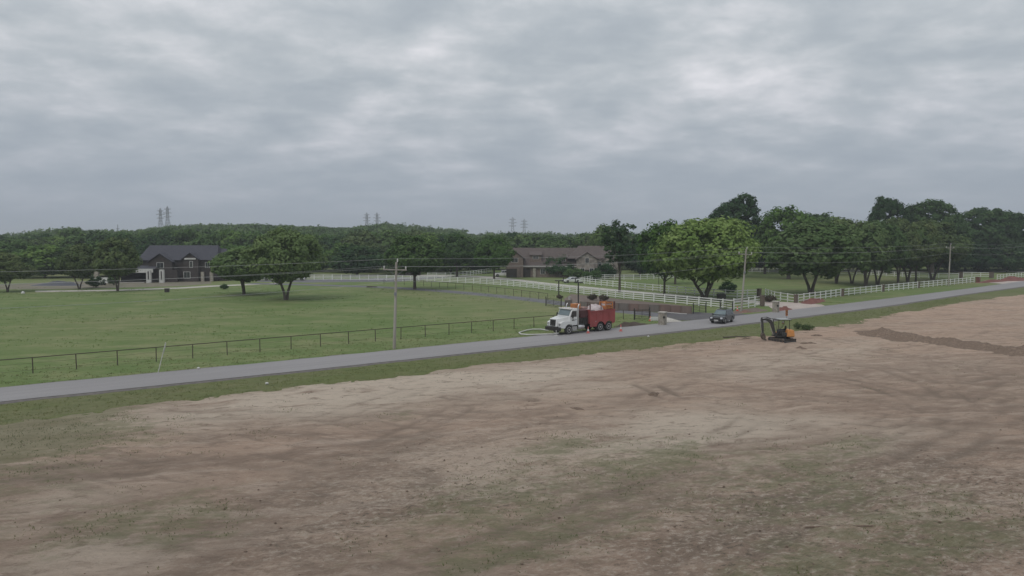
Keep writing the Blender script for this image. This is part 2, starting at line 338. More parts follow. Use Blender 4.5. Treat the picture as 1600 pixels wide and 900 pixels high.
# ------------------------------------------------------------------ value noise (numpy)
_lat = rng.random((256, 256))
def vn(x, y):
    xi = np.floor(x).astype(int); yi = np.floor(y).astype(int); fx = x-xi; fy = y-yi
    fx = fx*fx*(3-2*fx); fy = fy*fy*(3-2*fy); q = lambda i, j: _lat[i & 255, j & 255]
    return (q(xi, yi)*(1-fx)*(1-fy)+q(xi+1, yi)*fx*(1-fy)+q(xi, yi+1)*(1-fx)*fy+q(xi+1, yi+1)*fx*fy)-0.5
def fbm(x, y, o=4):
    r = 0; a = 1
    for i in range(o): r = r + a*vn(x*2**i+17*i, y*2**i+31*i); a *= 0.5
    return r
def grid_mesh(name, xs, ys, zf, m, smooth=True, attrs=None, parent=None, frame=None):
    X, Y = np.meshgrid(xs, ys)
    WX, WY = (0.8*X-0.6*Y, 0.6*X+0.8*Y) if frame == 'st' else (X, Y)
    Z = zf(X, Y); n, k = X.shape
    co = np.stack([WX, WY, Z], -1).reshape(-1, 3)
    idx = np.arange(n*k).reshape(n, k); q = np.stack([idx[:-1, :-1], idx[:-1, 1:], idx[1:, 1:], idx[1:, :-1]], -1).reshape(-1, 4)
    me = quickmesh(name, co, q, m, smooth)
    if attrs:
        for nm, fn in attrs.items():
            at = me.attributes.new(nm, 'FLOAT', 'POINT'); at.data.foreach_set('value', fn(X, Y).reshape(-1).astype(np.float32))
    return link(name, me, parent)
def quickmesh(name, co, q, m, smooth=False):
    me = bpy.data.meshes.new(name); nf, k = q.shape
    me.vertices.add(len(co)); me.vertices.foreach_set('co', np.asarray(co, np.float32).reshape(-1))
    me.loops.add(nf*k); me.loops.foreach_set('vertex_index', q.reshape(-1).astype(np.int32))
    me.polygons.add(nf); me.polygons.foreach_set('loop_start', (np.arange(nf)*k).astype(np.int32))
    if smooth: me.polygons.foreach_set('use_smooth', np.ones(nf, bool))
    me.materials.append(m); me.update(calc_edges=True); return me

# ------------------------------------------------------------------ ground
def hillz(X, Y):
    """wooded rise behind the pasture, flat within 270 m"""
    D = np.hypot(X, Y); A = np.degrees(np.arctan2(X, Y))
    k = np.clip((D-300)/260, 0, 1); k = k*k*(3-2*k)
    side = np.exp(-((A+17)/15.0)**2)*13.5 + 3.0
    return k*side
ax = np.concatenate([-np.geomspace(4000, 300, 14), np.linspace(-280, 280, 113), np.geomspace(300, 4000, 14)])
ay = np.concatenate([-np.geomspace(1500, 60, 8), np.linspace(-50, 280, 67), np.linspace(290, 700, 42), np.geomspace(730, 5000, 12)])
ground = grid_mesh('ground', ax, ay, lambda X, Y: hillz(X, Y), M_grass); tag(ground, kind='structure')

NEAR = [(-260, 58.6), (2, 58.6), (14, 58.0), (23, 57.7), (40, 57.3), (74, 56.3), (98, 57.0), (121, 58.0), (155, 61.2), (191, 63.4), (260, 70), (420, 98)]
FAR = [(-260, 64.6), (2, 64.3), (16, 63.7), (35, 63.3), (72, 63.2), (88, 63.0), (96, 63.5), (111, 64.0), (138, 65.6), (180, 68.6), (260, 76), (420, 104)]
def ipl(tab, s):
    xs, ys = zip(*tab); k = np.linspace(-4, 4, 9)
    return np.mean([np.interp(np.asarray(s)+d*2, xs, ys) for d in k], axis=0)
def strip(name, S, lo, hi, z, m, nacross=6, jit=0.0, label=None):
    S = np.asarray(S); a = lo(S); b = hi(S); fr = np.linspace(0, 1, nacross)
    if jit: a = a + jit*fbm(S*0.9, S*0+3.3)*2; b = b + jit*fbm(S*0.9, S*0+8.1)*2
    T = a[None, :]*(1-fr[:, None]) + b[None, :]*fr[:, None]; SS = np.repeat(S[None, :], nacross, 0)
    co = np.stack([0.8*SS-0.6*T, 0.6*SS+0.8*T, np.full_like(SS, z)], -1).reshape(-1, 3)
    n, k = SS.shape; idx = np.arange(n*k).reshape(n, k); q = np.stack([idx[:-1, :-1], idx[:-1, 1:], idx[1:, 1:], idx[1:, :-1]], -1).reshape(-1, 4)
    o = link(name, quickmesh(name, co, q, m)); return tag(o, kind='structure')
S_ = np.arange(-240, 400, 1.0)
strip('gravel_shoulder', S_, lambda s: ipl(NEAR, s)-0.75, lambda s: ipl(FAR, s)+0.25, 0.012, M_shoulder, jit=0.22)
strip('road', S_, lambda s: ipl(NEAR, s)+0.05, lambda s: ipl(FAR, s), 0.035, M_road, jit=0.06)

def poly(name, pts, z, m, parent=None, kind='structure', jit=0.0, sub=1.0):
    """flat sheet bounded by ground points, with a slightly wandering edge"""
    P = []
    for i, a in enumerate(pts):
        b = pts[(i+1) % len(pts)]; a = Vector(a); b = Vector(b); n = max(1, int((b-a).length/sub))
        for k in range(n):
            q = a.lerp(b, k/n)
            if jit: q = q + Vector((random.uniform(-jit, jit), random.uniform(-jit, jit), 0))
            P.append((q.x, q.y, z))
    b = MB(); b.add(P, [tuple(range(len(P)))]); o = b.build(name, m, parent)
    if kind: tag(o, kind=kind)
    return o
def ribbon(name, line, wid, z, m):
    """path of given width along ground points"""
    P = [Vector((p[0], p[1], 0)) for p in line]; Q = []
    for i in range(len(P)-1):
        a, b = P[max(i-1, 0)], P[min(i+2, len(P)-1)]
        for k in range(6):
            t = k/6; p1, p2 = P[i], P[i+1]
            Q.append(0.5*((2*p1)+(-a+p2)*t+(2*a-5*p1+4*p2-b)*t*t+(-a+3*p1-3*p2+b)*t**3))
    Q.append(P[-1]); mb = MB(); vs = []
    for i, p in enumerate(Q):
        d = (Q[min(i+1, len(Q)-1)]-Q[max(i-1, 0)]).normalized(); n = Vector((-d.y, d.x, 0)); ww = wid if not callable(wid) else wid(i/(len(Q)-1))
        vs += [(p+n*ww/2)+Vector((0, 0, z)), (p-n*ww/2)+Vector((0, 0, z))]
    mb.add(vs, [(2*i, 2*i+1, 2*i+3, 2*i+2) for i in range(len(Q)-1)])
    return tag(mb.build(name, m), kind='structure')

# ---- the bare lot: fine grid where the camera looks, with ruts and loose soil as relief
def pl(*pts): return [toST(G(x, y)) for x, y in pts]
tracks = [  # (points, gauge, width, strength)
 (pl((1275,560),(1350,570),(1430,592),(1490,622),(1510,650),(1490,668)), 1.6, 0.45, 0.8),
 (pl((1240,585),(1330,598),(1410,618),(1450,640)), 1.5, 0.5, 0.8),
 (pl((1600,640),(1500,690),(1400,735),(1290,785),(1180,835),(1080,900)), 1.7, 0.6, 0.9),
 (pl((1600,585),(1500,610),(1420,640)), 1.6, 0.5, 0.6),
 (pl((1560,620),(1470,668),(1330,720),(1220,745)), 1.5, 0.45, 0.6),
 (pl((1130,640),(1240,668),(1400,690),(1600,700)), 1.6, 0.5, 0.5),
 (pl((1100,745),(1000,775),(900,812),(790,850),(640,900)), 1.8, 0.7, 0.9),
 (pl((950,745),(820,765),(700,785),(560,805),(400,820)), 1.8, 0.7, 0.55),
 (pl((0,745),(180,735),(400,722),(560,742),(650,752)), 1.8, 0.8, 0.7),
 (pl((640,690),(540,730),(440,790),(330,850),(250,900)), 1.8, 0.7, 0.6),
 (pl((1000,782),(1120,790),(1240,786),(1330,770)), 1.5, 0.5, 0.8),
 (pl((1050,900),(1100,850),(1180,800)), 1.5, 0.6, 0.7),
 (pl((640,640),(760,650),(880,640),(980,622)), 1.5, 0.5, 0.4),
 (pl((700,622),(745,628),(800,625),(830,627)), 0.9, 0.3, 1.0),
 (pl((990,603),(1012,612),(1035,626)), 0.0, 0.5, 0.9), (pl((1030,604),(1048,614),(1068,626)), 0.0, 0.5, 0.9),
 (pl((960,650),(1060,600),(1180,570),(1280,545)), 1.6, 0.5, 0.45),
 (pl((1300,530),(1420,560),(1600,600)), 1.6, 0.5, 0.45),
 (pl((250,650),(420,650),(600,660),(700,668)), 1.7, 0.6, 0.35),
]
_tr = random.Random(21)
for _ in range(34):     # many faint older wheel marks criss-crossing the lot
    s0, t0, a0, cv = _tr.uniform(0, 85), _tr.uniform(6, 44), _tr.uniform(-0.9, 0.7), _tr.uniform(-0.05, 0.05); p_ = [(s0, t0)]
    for _k in range(_tr.randint(4, 9)):
        a0 += cv*3; s0 += 3*math.cos(a0); t0 += 3*math.sin(a0)
        if t0 > 46: break
        p_.append((s0, t0))
    if len(p_) > 2: tracks.append((p_, _tr.choice([1.4, 1.6, 0.0]), _tr.uniform(.22, .42), _tr.uniform(.3, .65)))
def dseg(X, Y, a, b):
    ax_, ay_ = a; dx, dy = b[0]-ax_, b[1]-ay_; L2 = dx*dx+dy*dy+1e-9
    t = np.clip(((X-ax_)*dx+(Y-ay_)*dy)/L2, 0, 1); return np.hypot(X-ax_-t*dx, Y-ay_-t*dy)
def smooth_line(p):
    P = [Vector((x, y, 0)) for x, y in p]; Q = []
    for i in range(len(P)-1):
        a, b = P[max(i-1, 0)], P[min(i+2, len(P)-1)]
        for k in range(4):
            t = k/4; p1, p2 = P[i], P[i+1]; q = 0.5*((2*p1)+(-a+p2)*t+(2*a-5*p1+4*p2-b)*t*t+(-a+3*p1-3*p2+b)*t**3); Q.append((q.x, q.y))
    Q.append(p[-1]); return Q
tracks = [(smooth_line(p), g_, w_, k_) for p, g_, w_, k_ in tracks]
def track_f(X, Y):
    r = np.zeros_like(X); wob = fbm(X*0.35, Y*0.35, 4)*1.1
    for pts, gau, wd, k in tracks:
        x0 = min(p[0] for p in pts)-4; x1 = max(p[0] for p in pts)+4; y0 = min(p[1] for p in pts)-4; y1 = max(p[1] for p in pts)+4
        m = (X > x0) & (X < x1) & (Y > y0) & (Y < y1)
        if not m.any(): continue
        xx, yy = X[m], Y[m]; d = np.full(xx.shape, 1e9)
        for a, b in zip(pts[:-1], pts[1:]): d = np.minimum(d, dseg(xx, yy, a, b))
        d = d + wob[m]*0.28
        v = np.exp(-((np.abs(d)-gau/2)/(wd*0.72))**2)*k*(0.45+1.5*(fbm(xx*0.35+3, yy*0.35, 3)+0.2)) + 0.22*k*np.exp(-(d/(gau*.7+.3))**2)
        r[m] = np.maximum(r[m], v)
    return np.clip(r, 0, 1.2)
def blobs(lst):
    L_ = [(toST(G(x, y)), rs, rt, k) for x, y, rs, rt, k in lst]
    def f(X, Y):
        r = np.zeros_like(X); wx = fbm(X*0.15, Y*0.15)*4; wy = fbm(X*0.15+50, Y*0.15)*3
        for (s, t), rs, rt, k in L_: r += k*np.exp(-((X+wx-s)/rs)**2-((Y+wy-t)/rt)**2)
        return np.clip(r, 0, 1.3)
    return f
f_pale = blobs([(420,630,14,5,1),(650,610,14,4,.9),(820,590,10,4,.7),(1050,665,6,3.5,1.2),(1180,685,7,3,.9),(800,725,7,4,.7),(1230,570,10,3,.5),(1330,545,14,4,.8),(120,780,3,2,.5),(900,615,8,3,.6),(1400,700,6,2,.6),(60,890,2,2,.6)])
f_red = blobs([(1450,530,22,7,.9),(1560,480,50,12,1.3),(1350,520,15,3,.7),(900,640,9,3,.6),(820,760,6,3,.7),(680,880,5,3,.5),(1180,830,6,3,.5),(1120,850,4,2,.5),(1250,620,10,4,.4),(1000,590,9,3,.5)])
_w = blobs([(870,690,3.5,1.8,1.0),(1060,715,4.5,2,1.2),(1240,735,6,2.4,.8),(1330,790,6,3,.7),(1500,820,5,2.2,.5),(1560,850,3,2,.5),(1250,890,3.5,1.3,.75),(1410,880,3,1.2,.7),(260,785,2.6,1.8,.7),(380,750,2,1,.5),(700,770,7,3,.6),(830,790,6,3,.5),(960,820,5,2,.6),(600,650,3,1.6,.7),(30,690,5,4,.8),(150,700,6,4,.4),(20,800,4,4,.3),(100,860,4,2,.45),(170,830,3,2,.45),(760,890,3,1.5,.7),(20,660,6,3,1.1),(1380,705,3,1,.6),(1050,545,6,1.3,.7),(1000,690,8,2,.35),(640,860,6,3,.35)])
def edge_f(X, Y):      # 1 near the verge
    return np.clip((Y-(bound(X)-1.6))/1.8, 0, 1)
BT = [(-300, 50.5), (5, 51.2), (20, 50.9), (40, 50.2), (52, 49.2), (60, 48.6), (72, 47.7), (85, 48.0), (105, 50.3), (125, 52.3), (145, 53.3), (170, 54), (230, 58), (320, 66)]
def bound(S): return ipl(BT, S.ravel()).reshape(S.shape) + fbm(S*0.22, S*0+2.2, 4)*1.1
def f_weed(X, Y): return _w(X, Y) + 0.55*edge_f(X, Y) + np.clip((9-X)/12, 0, 1)*np.clip((Y-30)/16, 0, 1)*1.3
f_rub = blobs([(1480,790,11,6,1),(1350,860,9,4,.8),(620,760,9,4,.7),(900,730,8,3,.8),(1000,850,8,4,.6),(560,800,5,4,.6),(780,680,8,3,.6),(1150,770,6,3,.5),(1560,880,6,4,.8),(420,870,4,3,.5)])
def dirt_z(X, Y):
    e_ = np.clip((bound(X)-Y)/1.6, -1, 1)
    far = np.clip((X+60)/40, 0, 1)
    z = 0.03 + 0.07*e_ + 0.085*fbm(X*0.35, Y*0.35, 3) + 0.06*fbm(X*1.4, Y*1.4, 3) + 0.022*fbm(X*0.9, Y*4, 2)
    tr = track_f(X, Y); z = z - 0.09*tr + 0.05*f_rub(X, Y)*fbm(X*2.1+9, Y*2.1, 3)*2.0
    z = np.where(e_ > 0.9, np.maximum(z, 0.006), z) - 0.35*np.clip((Y-bound(X)-0.7)/1.5, 0, 1)
    return z
xs = np.concatenate([np.linspace(-140, -12, 30), np.arange(-10, 100, 0.22), np.linspace(101, 330, 150)])
ys = np.concatenate([np.linspace(-120, 0, 20), np.arange(1.0, 56, 0.22), np.linspace(57, 72, 10)])
dirt = grid_mesh('bare_dirt_lot', xs, ys, dirt_z, M_dirt, attrs={'track': track_f, 'pale': f_pale, 'red': f_red, 'weed': f_weed, 'rubble': f_rub}, frame='st')
tag(dirt, kind='structure')

strip('grass_verge', S_, lambda s: ipl(BT, s)-4.0, lambda s: ipl(NEAR, s)-0.5, 0.006, M_verge, jit=0.15)
# ---- soil ridge pushed up across the lot
ra, rb = G(1318, 517), G(1700, 566)
def ridge_z(X, Y):
    Lr = (rb-ra).length; k = np.clip(np.minimum(X/5.0, 1), 0, 1)*np.clip((Lr-X)/5, 0, 1)
    hh = 0.55*(0.95+0.7*fbm(X*0.3, X*0+1, 3)); prof = np.exp(-((Y-0.4*fbm(X*.2, X*0, 2))/(1.9+0.8*fbm(X*0.25, X*0+7, 2)))**2)
    return -0.10+k*0.06+k*hh*prof*1.25+0.32*k*prof*fbm(X*1.5, Y*1.5, 4)+0.06*fbm(X*2, Y*2)
Lr = (rb-ra).length; o = grid_mesh('dirt_ridge', np.arange(0, Lr, 0.2), np.arange(-4.2, 4.2, 0.2), ridge_z, M_ridge)
o.location = (ra.x, ra.y, 0); o.rotation_euler = (0, 0, math.atan2(rb.y-ra.y, rb.x-ra.x)); tag(o, kind='structure')

# ---- drives and beds
ribbon('concrete_drive', [G(1216,478.5), G(1192,473), G(1150,469.3), G(1100,465.8), G(1040,460.5), G(970,454.5), G(860,444), G(790,436), G(730,431.5), G(640,430)], lambda t: 5.0-0.8*min(1, 4*t) + max(0, t-0.72)*16, 0.010, M_conc)
poly('driveway_apron', [G(1214,487.5), G(1292,479.3), G(1284,476), G(1246,472.8), G(1192,470.5), G(1200,478)], 0.016, M_pinkconc)
ribbon('asphalt_drive', [G(1075,497), G(1000,489), G(940,482.5), G(870,473), G(800,465), G(740,459), G(680,454), G(600,449), G(480,445), G(390,443)], 4.6, 0.012, M_drive)
poly('fresh_asphalt_apron', [G(1053,501.5), G(1148,497.8), G(1182,491.5), G(1105,489), G(1075,487), G(1030,486), G(1036,495)], 0.024, M_apron)
poly('concrete_gutter', [G(1031,504.5), G(1066,502.5), G(1050,498), G(1040,495.5)], 0.028, M_conc)
poly('mulch_strip', [G(1082,489), G(1075,478), G(1000,470.5), G(930,463), G(893,459.5), G(880,468), G(893,474), G(960,481), G(1030,486)], 0.006, M_mulch, jit=0.15)
poly('concrete_path', [G(55,456.5), G(180,454.6), G(280,451.0), G(340,447.6), G(440,443), G(440,441.8), G(335,445.9), G(280,449.2), G(180,452.6), G(55,454.2)], 0.008, M_conc)
poly('bare_yard', [G(60,452), G(170,450), G(280,447), G(330,443.5), G(330,436), G(170,438), G(0,445), G(-80,452)], 0.005, mat('yard_soil', (0.20, 0.17, 0.13), (0.155, 0.15, 0.10), 0.3, 0.95), jit=0.3)
poly('red_mulch_bed', [G(1250,474), G(1268,476), G(1290,471.5), G(1284,466), G(1255,469)], 0.02, M_redmulch, jit=0.2)
poly('red_mulch_bed', [G(1216,486.5), G(1240,484.6), G(1232,481), G(1214,480)], 0.034, M_redmulch, jit=0.1)
poly('bare_patch', [G(1150,491), G(1200,485.5), G(1185,481), G(1150,484), G(1140,488)], 0.004, M_mulch, jit=0.3)
poly('far_drive', [G(1532,440.5), G(1568,443.8), G(1625,440.5), G(1660,437), G(1600,438.3), G(1560,440), G(1540,438.2)], 0.02, M_pinkconc)
poly('far_drive', [G(1420,426), G(1475,424.5), G(1640,425.5), G(1640,424.3), G(1475,423.0), G(1420,423.8)], 0.008, M_conc)
poly('back_drive', [G(480,441.5), G(620,440), G(700,434), G(690,431), G(560,436), G(400,438), G(400,440)], 0.006, M_drive, jit=0.2)

def mound(name, c, rx, ry, h, m, seed=0, rz=0, kind='structure'):
    xs_ = np.linspace(-1.3, 1.3, 34)
    def zf(X, Y):
        r = np.hypot(X, Y); return (np.exp(-(r*1.35)**2*1.2)*h*(1+0.9*fbm(X*2.2+seed, Y*2.2+seed, 4)) - 0.12*h-0.02)
    o = grid_mesh(name, xs_, xs_, zf, m); o.scale = (rx, ry, 1); o.location = c; o.rotation_euler = (0, 0, rz); return tag(o, kind=kind) if kind else o
mound('red_mulch_mound', G(1268,471.5), 3.2, 1.6, 0.55, M_redmulch, 3, 0.7)
mound('red_mulch_mound', G(1226,483.5), 2.1, 0.9, 0.45, M_redmulch, 5, 0.7)
mound('red_mulch_mound', G(1585,438), 8, 3, 1.3, M_redmulch, 9, 0.5)
mound('red_mulch_mound', G(1550,440.5), 9, 1.6, 0.6, M_redmulch, 11, 0.6)
mound('soil_heap', G(985,508.5), 3.0, 1.0, 0.55, mat('dark_topsoil', (0.06, 0.045, 0.035), (0.09, 0.07, 0.055), 3, 0.95, 0.6), 13, 0.64)
mound('soil_heap', G(1262,538), 1.6, 0.5, 0.25, M_ridge, 15, 0.2)
mound('soil_heap', G(1165,531), 2.0, 0.35, 0.22, M_ridge, 17, 0.4)
for k_, (x, y) in enumerate([(1260,521),(1275,526),(1250,545),(775,622),(1020,618),(900,640),(1345,522)]): mound('soil_heap', G(x, y), random.uniform(.6, 1.4), random.uniform(.3, .6), random.uniform(.12, .28), M_ridge, 21+k_*3, random.uniform(0, 3))
mound('soil_heap', G(1165,488), 1.4, 0.7, 0.35, mat('reddish_soil', (0.22, 0.13, 0.10), (0.16, 0.10, 0.08), 3, 0.95, 0.5), 41, 0.3)

# ------------------------------------------------------------------ small scattered stuff
def tufts(name, pts, h, m, blades=5, wid=0.05, spread=0.12):
    n = len(pts); P = np.repeat(np.asarray(pts), blades, 0); a = rng.random(n*blades)*2*np.pi
    hh = h*(0.5+rng.random(n*blades)) if np.isscalar(h) else np.repeat(h, blades)*(0.5+rng.random(n*blades))
    off = rng.normal(0, spread, (n*blades, 2)); lean = rng.normal(0, 0.45, (n*blades, 2))*hh[:, None]
    base = P + np.c_[off, np.zeros(n*blades)]; dx = np.c_[np.cos(a), np.sin(a), np.zeros_like(a)]*wid*(0.6+hh[:, None]*2)
    tip = base + np.c_[lean, hh]
    co = np.stack([base-dx, base+dx, tip], 1).reshape(-1, 3); q = np.arange(len(co)).reshape(-1, 3)
    me = quickmesh(name, co, q, m); at = me.attributes.new('tone', 'FLOAT', 'POINT'); at.data.foreach_set('value', np.repeat(np.repeat(rng.random(n), blades), 3).astype(np.float32))
    return tag(link(name, me), kind='stuff')
# verge and field-edge grass
n = 5000; s = rng.uniform(-8, 150, n); t = bound(s) + rng.random(n)*np.maximum(ipl(NEAR, s)-0.9-bound(s), 0.5)-0.35
tag(tufts('verge_grass', np.c_[0.8*s-0.6*t, 0.6*s+0.8*t, np.zeros(n)], 0.06, LM['sod'], 4), 'ragged green grass of the verge between road and bare dirt lot', 'grass')
n = 3000; s = rng.uniform(-8, 120, n); t = ipl(FAR, s)+0.45+rng.random(n)**1.3*9
k = ~((s > 79) & (s < 118)); s, t = s[k], t[k]; n = len(s)
tag(tufts('roadside_grass', np.c_[0.8*s-0.6*t, 0.6*s+0.8*t, np.zeros(n)], 0.06, LM['sod'], 4), 'short grass on the far roadside below the black pipe fence', 'grass')
# darker clumps in the pasture
n = 3600; X = rng.uniform(-120, 12, n); Y = rng.uniform(72, 165, n); s = 0.8*X+0.6*Y; t = -0.6*X+0.8*Y
k = (t > 72) & (vn(X*0.08, Y*0.2) > -0.12); X, Y = X[k], Y[k]
tag(tufts('pasture_tussocks', np.c_[X, Y, X*0], 0.10, LM['fresh'], 6, 0.05, 0.35), 'darker grass tussocks dotted over the green pasture', 'grass')
# weeds on the dirt
n = 90000; s = rng.uniform(-2, 75, n); t = rng.uniform(2, 50, n); wv = f_weed(s, t)+1.6*fbm(s*0.7, t*0.7, 4)-0.15; k = (wv > 0.62) & (rng.random(n) < 0.22) & (t < bound(s)); s, t = s[k], t[k]
k2 = rng.random(len(s)) < 1; zz_ = dirt_z(s, t)
tag(tufts('lot_weeds', np.c_[0.8*s-0.6*t, 0.6*s+0.8*t, zz_], 0.06, LM['sod'], 4, 0.03, 0.2), 'sparse low weeds sprouting in patches on the bare dirt lot', 'weeds')
# clods
n = 3800; s = rng.uniform(-2, 95, n); t = rng.uniform(3, 50, n); k = (f_rub(s, t)*0.8+0.22+0.5*fbm(s*.3, t*.3) > rng.random(n)*1.1) & (t < bound(s)-.5); s, t = s[k], t[k]; n = len(s); z = dirt_z(s, t)
r = 0.02+0.05*rng.random(n)**2.5; base = np.array([(1,0,0),(0,1,0),(-1,0,0),(0,-1,0),(0,0,.7),(0,0,-.5)])
co = (base[None]*r[:, None, None]*(0.7+0.6*rng.random((n, 6, 1))) + np.c_[0.8*s-0.6*t, 0.6*s+0.8*t, z+r*0.2][:, None]).reshape(-1, 3)
fc = np.array([(0,1,4),(1,2,4),(2,3,4),(3,0,4),(1,0,5),(2,1,5),(3,2,5),(0,3,5)]); q = (fc[None]+(np.arange(n)*6)[:, None, None]).reshape(-1, 3)
tag(link('soil_clods', quickmesh('soil_clods', co, q, M_ridge)), 'small brown clods of soil littering the dirt lot', 'soil', kind='stuff')

# ------------------------------------------------------------------ trees
def leafcloud(name, C, Nn, size, tone, m):
    n = len(C); Nn = Nn/np.linalg.norm(Nn, axis=1, keepdims=True); a = rng.normal(size=(n, 3)); e1 = np.cross(Nn, a); e1 /= np.linalg.norm(e1, axis=1, keepdims=True); e2 = np.cross(Nn, e1)
    sz = size*(0.55+0.9*rng.random((n, 1))); asp = 0.6+0.5*rng.random((n, 1))
    co = np.stack([C-e1*sz, C-e2*sz*asp, C+e1*sz, C+e2*sz*asp], 1).reshape(-1, 3)
    me = quickmesh(name, co, np.arange(4*n).reshape(-1, 4), m)
    at = me.attributes.new('tone', 'FLOAT', 'POINT'); at.data.foreach_set('value', np.repeat(tone, 4).astype(np.float32)); return me
def crown_pts(seed, W, z0, z1, nl=10, ncl=110, per=60, flat=0.5, gap=0.0, core=0.3, clr=0.085):
    """leaf centres, normals and tones of an uneven, lobed crown W wide from z0 to z1"""
    r = np.random.default_rng(seed); Rr = W/2; hh = (z1-z0); zc = z0+hh*0.42
    ld = r.normal(size=(nl+6, 3)); ld[:, 2] = np.abs(ld[:, 2])*0.8-0.25; ld /= np.linalg.norm(ld, axis=1, keepdims=True); la = r.uniform(0.10, 0.34, nl+6)
    C = []; Nn = []; T = []; edge = 1-clr*0.75
    for j in range(ncl):
        d = r.normal(size=3); d /= np.linalg.norm(d)
        bump = np.max(la*np.exp(-((1-ld@d)/0.11))); f = 0.88+bump-gap*r.random()
        rad_ = (0.35+0.65*r.random()**0.45) if r.random() > 0.55 else 1.0
        up_ = hh*0.58 if d[2] > 0 else hh*0.42
        c = np.array([d[0]*Rr*f*rad_*edge, d[1]*Rr*f*rad_*edge, zc+d[2]*up_*f*rad_*edge*(1.0 if d[2] > 0 else 0.55+0.45*r.random())])
        cr = W*clr*r.uniform(0.7, 1.3); m_ = int(per*r.uniform(0.6, 1.4)); dd = r.normal(size=(m_, 3)); dd /= np.linalg.norm(dd, axis=1, keepdims=True)
        rad = cr*r.random((m_, 1))**0.4; pp = c+dd*rad*np.array([1.1, 1.1, 0.85])
        oc = pp-np.array([0, 0, zc-hh*0.1]); oc /= np.linalg.norm(oc, axis=1, keepdims=True)+1e-6
        C.append(pp); Nn.append(dd*0.75+oc*0.5+np.array([0, 0, 0.25])+r.normal(size=(m_, 3))*0.34)
        T.append(np.clip(np.full(m_, r.normal(0.48, 0.22))+r.normal(0, 0.08, m_), 0, 1))
    return np.concatenate(C), np.concatenate(Nn), np.concatenate(T)
def trunk_mb(seed, r0, z0, z1, W, stems=1, limbs=6, lean=0.0):
    r = random.Random(seed); mb = MB()
    for s_ in range(stems):
        a = 2*math.pi*s_/stems+r.random(); sp_ = (0.0 if stems == 1 else W*0.20)
        tx, ty = sp_*math.cos(a)+lean, sp_*math.sin(a)*0.8; rr = r0 if stems == 1 else r0*0.62
        bx_, by_ = (0, 0) if stems == 1 else (r0*0.5*math.cos(a), r0*0.5*math.sin(a))
        top = z0+(z1-z0)*0.6; pts = [(bx_, by_, -0.1), (bx_, by_, 0.15), (bx_+tx*0.12, by_+ty*0.12, z0*0.4), (tx*0.55, ty*0.55, z0*0.95), (tx+r.uniform(-.3,.3), ty+r.uniform(-.3,.3), (z0+top)/2), (tx*1.4, ty*1.4, top)]
        mb.tube(pts, [rr*1.5, rr*1.12, rr*0.95, rr*0.78, rr*0.5, rr*0.16], 8)
        for k in range(max(2, limbs//stems)):
            b = 2*math.pi*(k+r.random()*0.7)/max(2, limbs//stems)+a; zb = z0*r.uniform(0.72, 1.25); q = W*r.uniform(0.24, 0.38); px, py = tx*0.6*(zb/z0)*.9, ty*0.6*(zb/z0)*.9
            ze = zb+(z1-z0)*r.uniform(0.2, 0.5)
            mb.tube([(px, py, zb), (px+q*0.4*math.cos(b), py+q*0.4*math.sin(b), zb+(ze-zb)*0.42), (px+q*math.cos(b), py+q*math.sin(b), ze)], [rr*0.45, rr*0.3, rr*0.07], 6)
    return mb
PROTO = {}
def proto(key, seed, W, z0, z1, leaf, r0=0.28, nl=10, ncl=120, per=60, size=0.2, stems=1, limbs=6, lean=0.0, **k):
    C, Nn, T = crown_pts(seed, W, z0, z1, nl, ncl, per, **k)
    cm = leafcloud('crown', C, Nn, size, T, LM[leaf]); mb = trunk_mb(seed, r0, z0*1.15+0.3, z1, W, stems, limbs, lean)
    tm = bpy.data.meshes.new('trunk'); tm.from_pydata(mb.v, [], mb.f); tm.materials.append(M_bark); tm.polygons.foreach_set('use_smooth', [True]*len(tm.polygons))
    PROTO[key] = (cm, tm, W, z1)
def tree(key, loc, W, Ht, label, group=None, name='broadleaf_tree', rz=None, cat='tree'):
    cm, tm, pw, ph = PROTO[key]; sx = W/pw; sz = Ht/ph
    t_ = thing(name, label, cat, loc, random.uniform(0, 6.28) if rz is None else rz, group, (sx, sx, sz))
    link('trunk', tm, t_); link('crown', cm, t_); return t_
proto('big_bright', 11, 14.5, 2.1, 14.5, 'bright', 0.42, 14, 380, 64, 0.23, 3, 9, flat=0.8, clr=0.075)
proto('bright_low', 12, 11, 2.4, 12, 'fresh', 0.24, 10, 260, 58, 0.22, 1, 6, clr=0.085)
proto('open_tall', 13, 7.0, 4.0, 17.5, 'dark', 0.22, 9, 85, 50, 0.2, 1, 8, flat=1.0, clr=0.10, gap=0.45)
proto('field_a', 14, 12.5, 2.8, 12.4, 'field', 0.38, 12, 300, 62, 0.22, 2, 8, clr=0.085)
proto('field_b', 15, 9, 2.2, 9.0, 'field', 0.30, 10, 230, 60, 0.2, 2, 6, clr=0.085)
proto('round_a', 16, 10, 2.8, 11, 'mid', 0.28, 10, 230, 60, 0.22, 1, 6, clr=0.09)
proto('round_b', 17, 10, 2.4, 11, 'fresh', 0.28, 9, 220, 60, 0.22, 1, 6, clr=0.09)
proto('vase_a', 18, 9.5, 2.6, 12.5, 'field', 0.30, 10, 230, 62, 0.22, 3, 9, clr=0.09)
proto('vase_b', 19, 10, 2.6, 12.5, 'olive', 0.30, 10, 230, 62, 0.22, 2, 8, clr=0.09)
proto('dark_tall', 20, 14, 3.5, 22, 'dark', 0.5, 12, 330, 62, 0.3, 1, 8, clr=0.08)
proto('dark_round', 21, 15, 3.0, 20, 'dark', 0.5, 12, 330, 62, 0.3, 1, 8, clr=0.08)
for i, lf in enumerate(('dark', 'mid', 'olive', 'mid', 'fresh', 'dark')):
    proto('wood%d' % i, 30+i, 12, 0.2, 12, lf, 0.25, 9, 150, 34, 0.36, 1, 4, flat=1.0, clr=0.115)
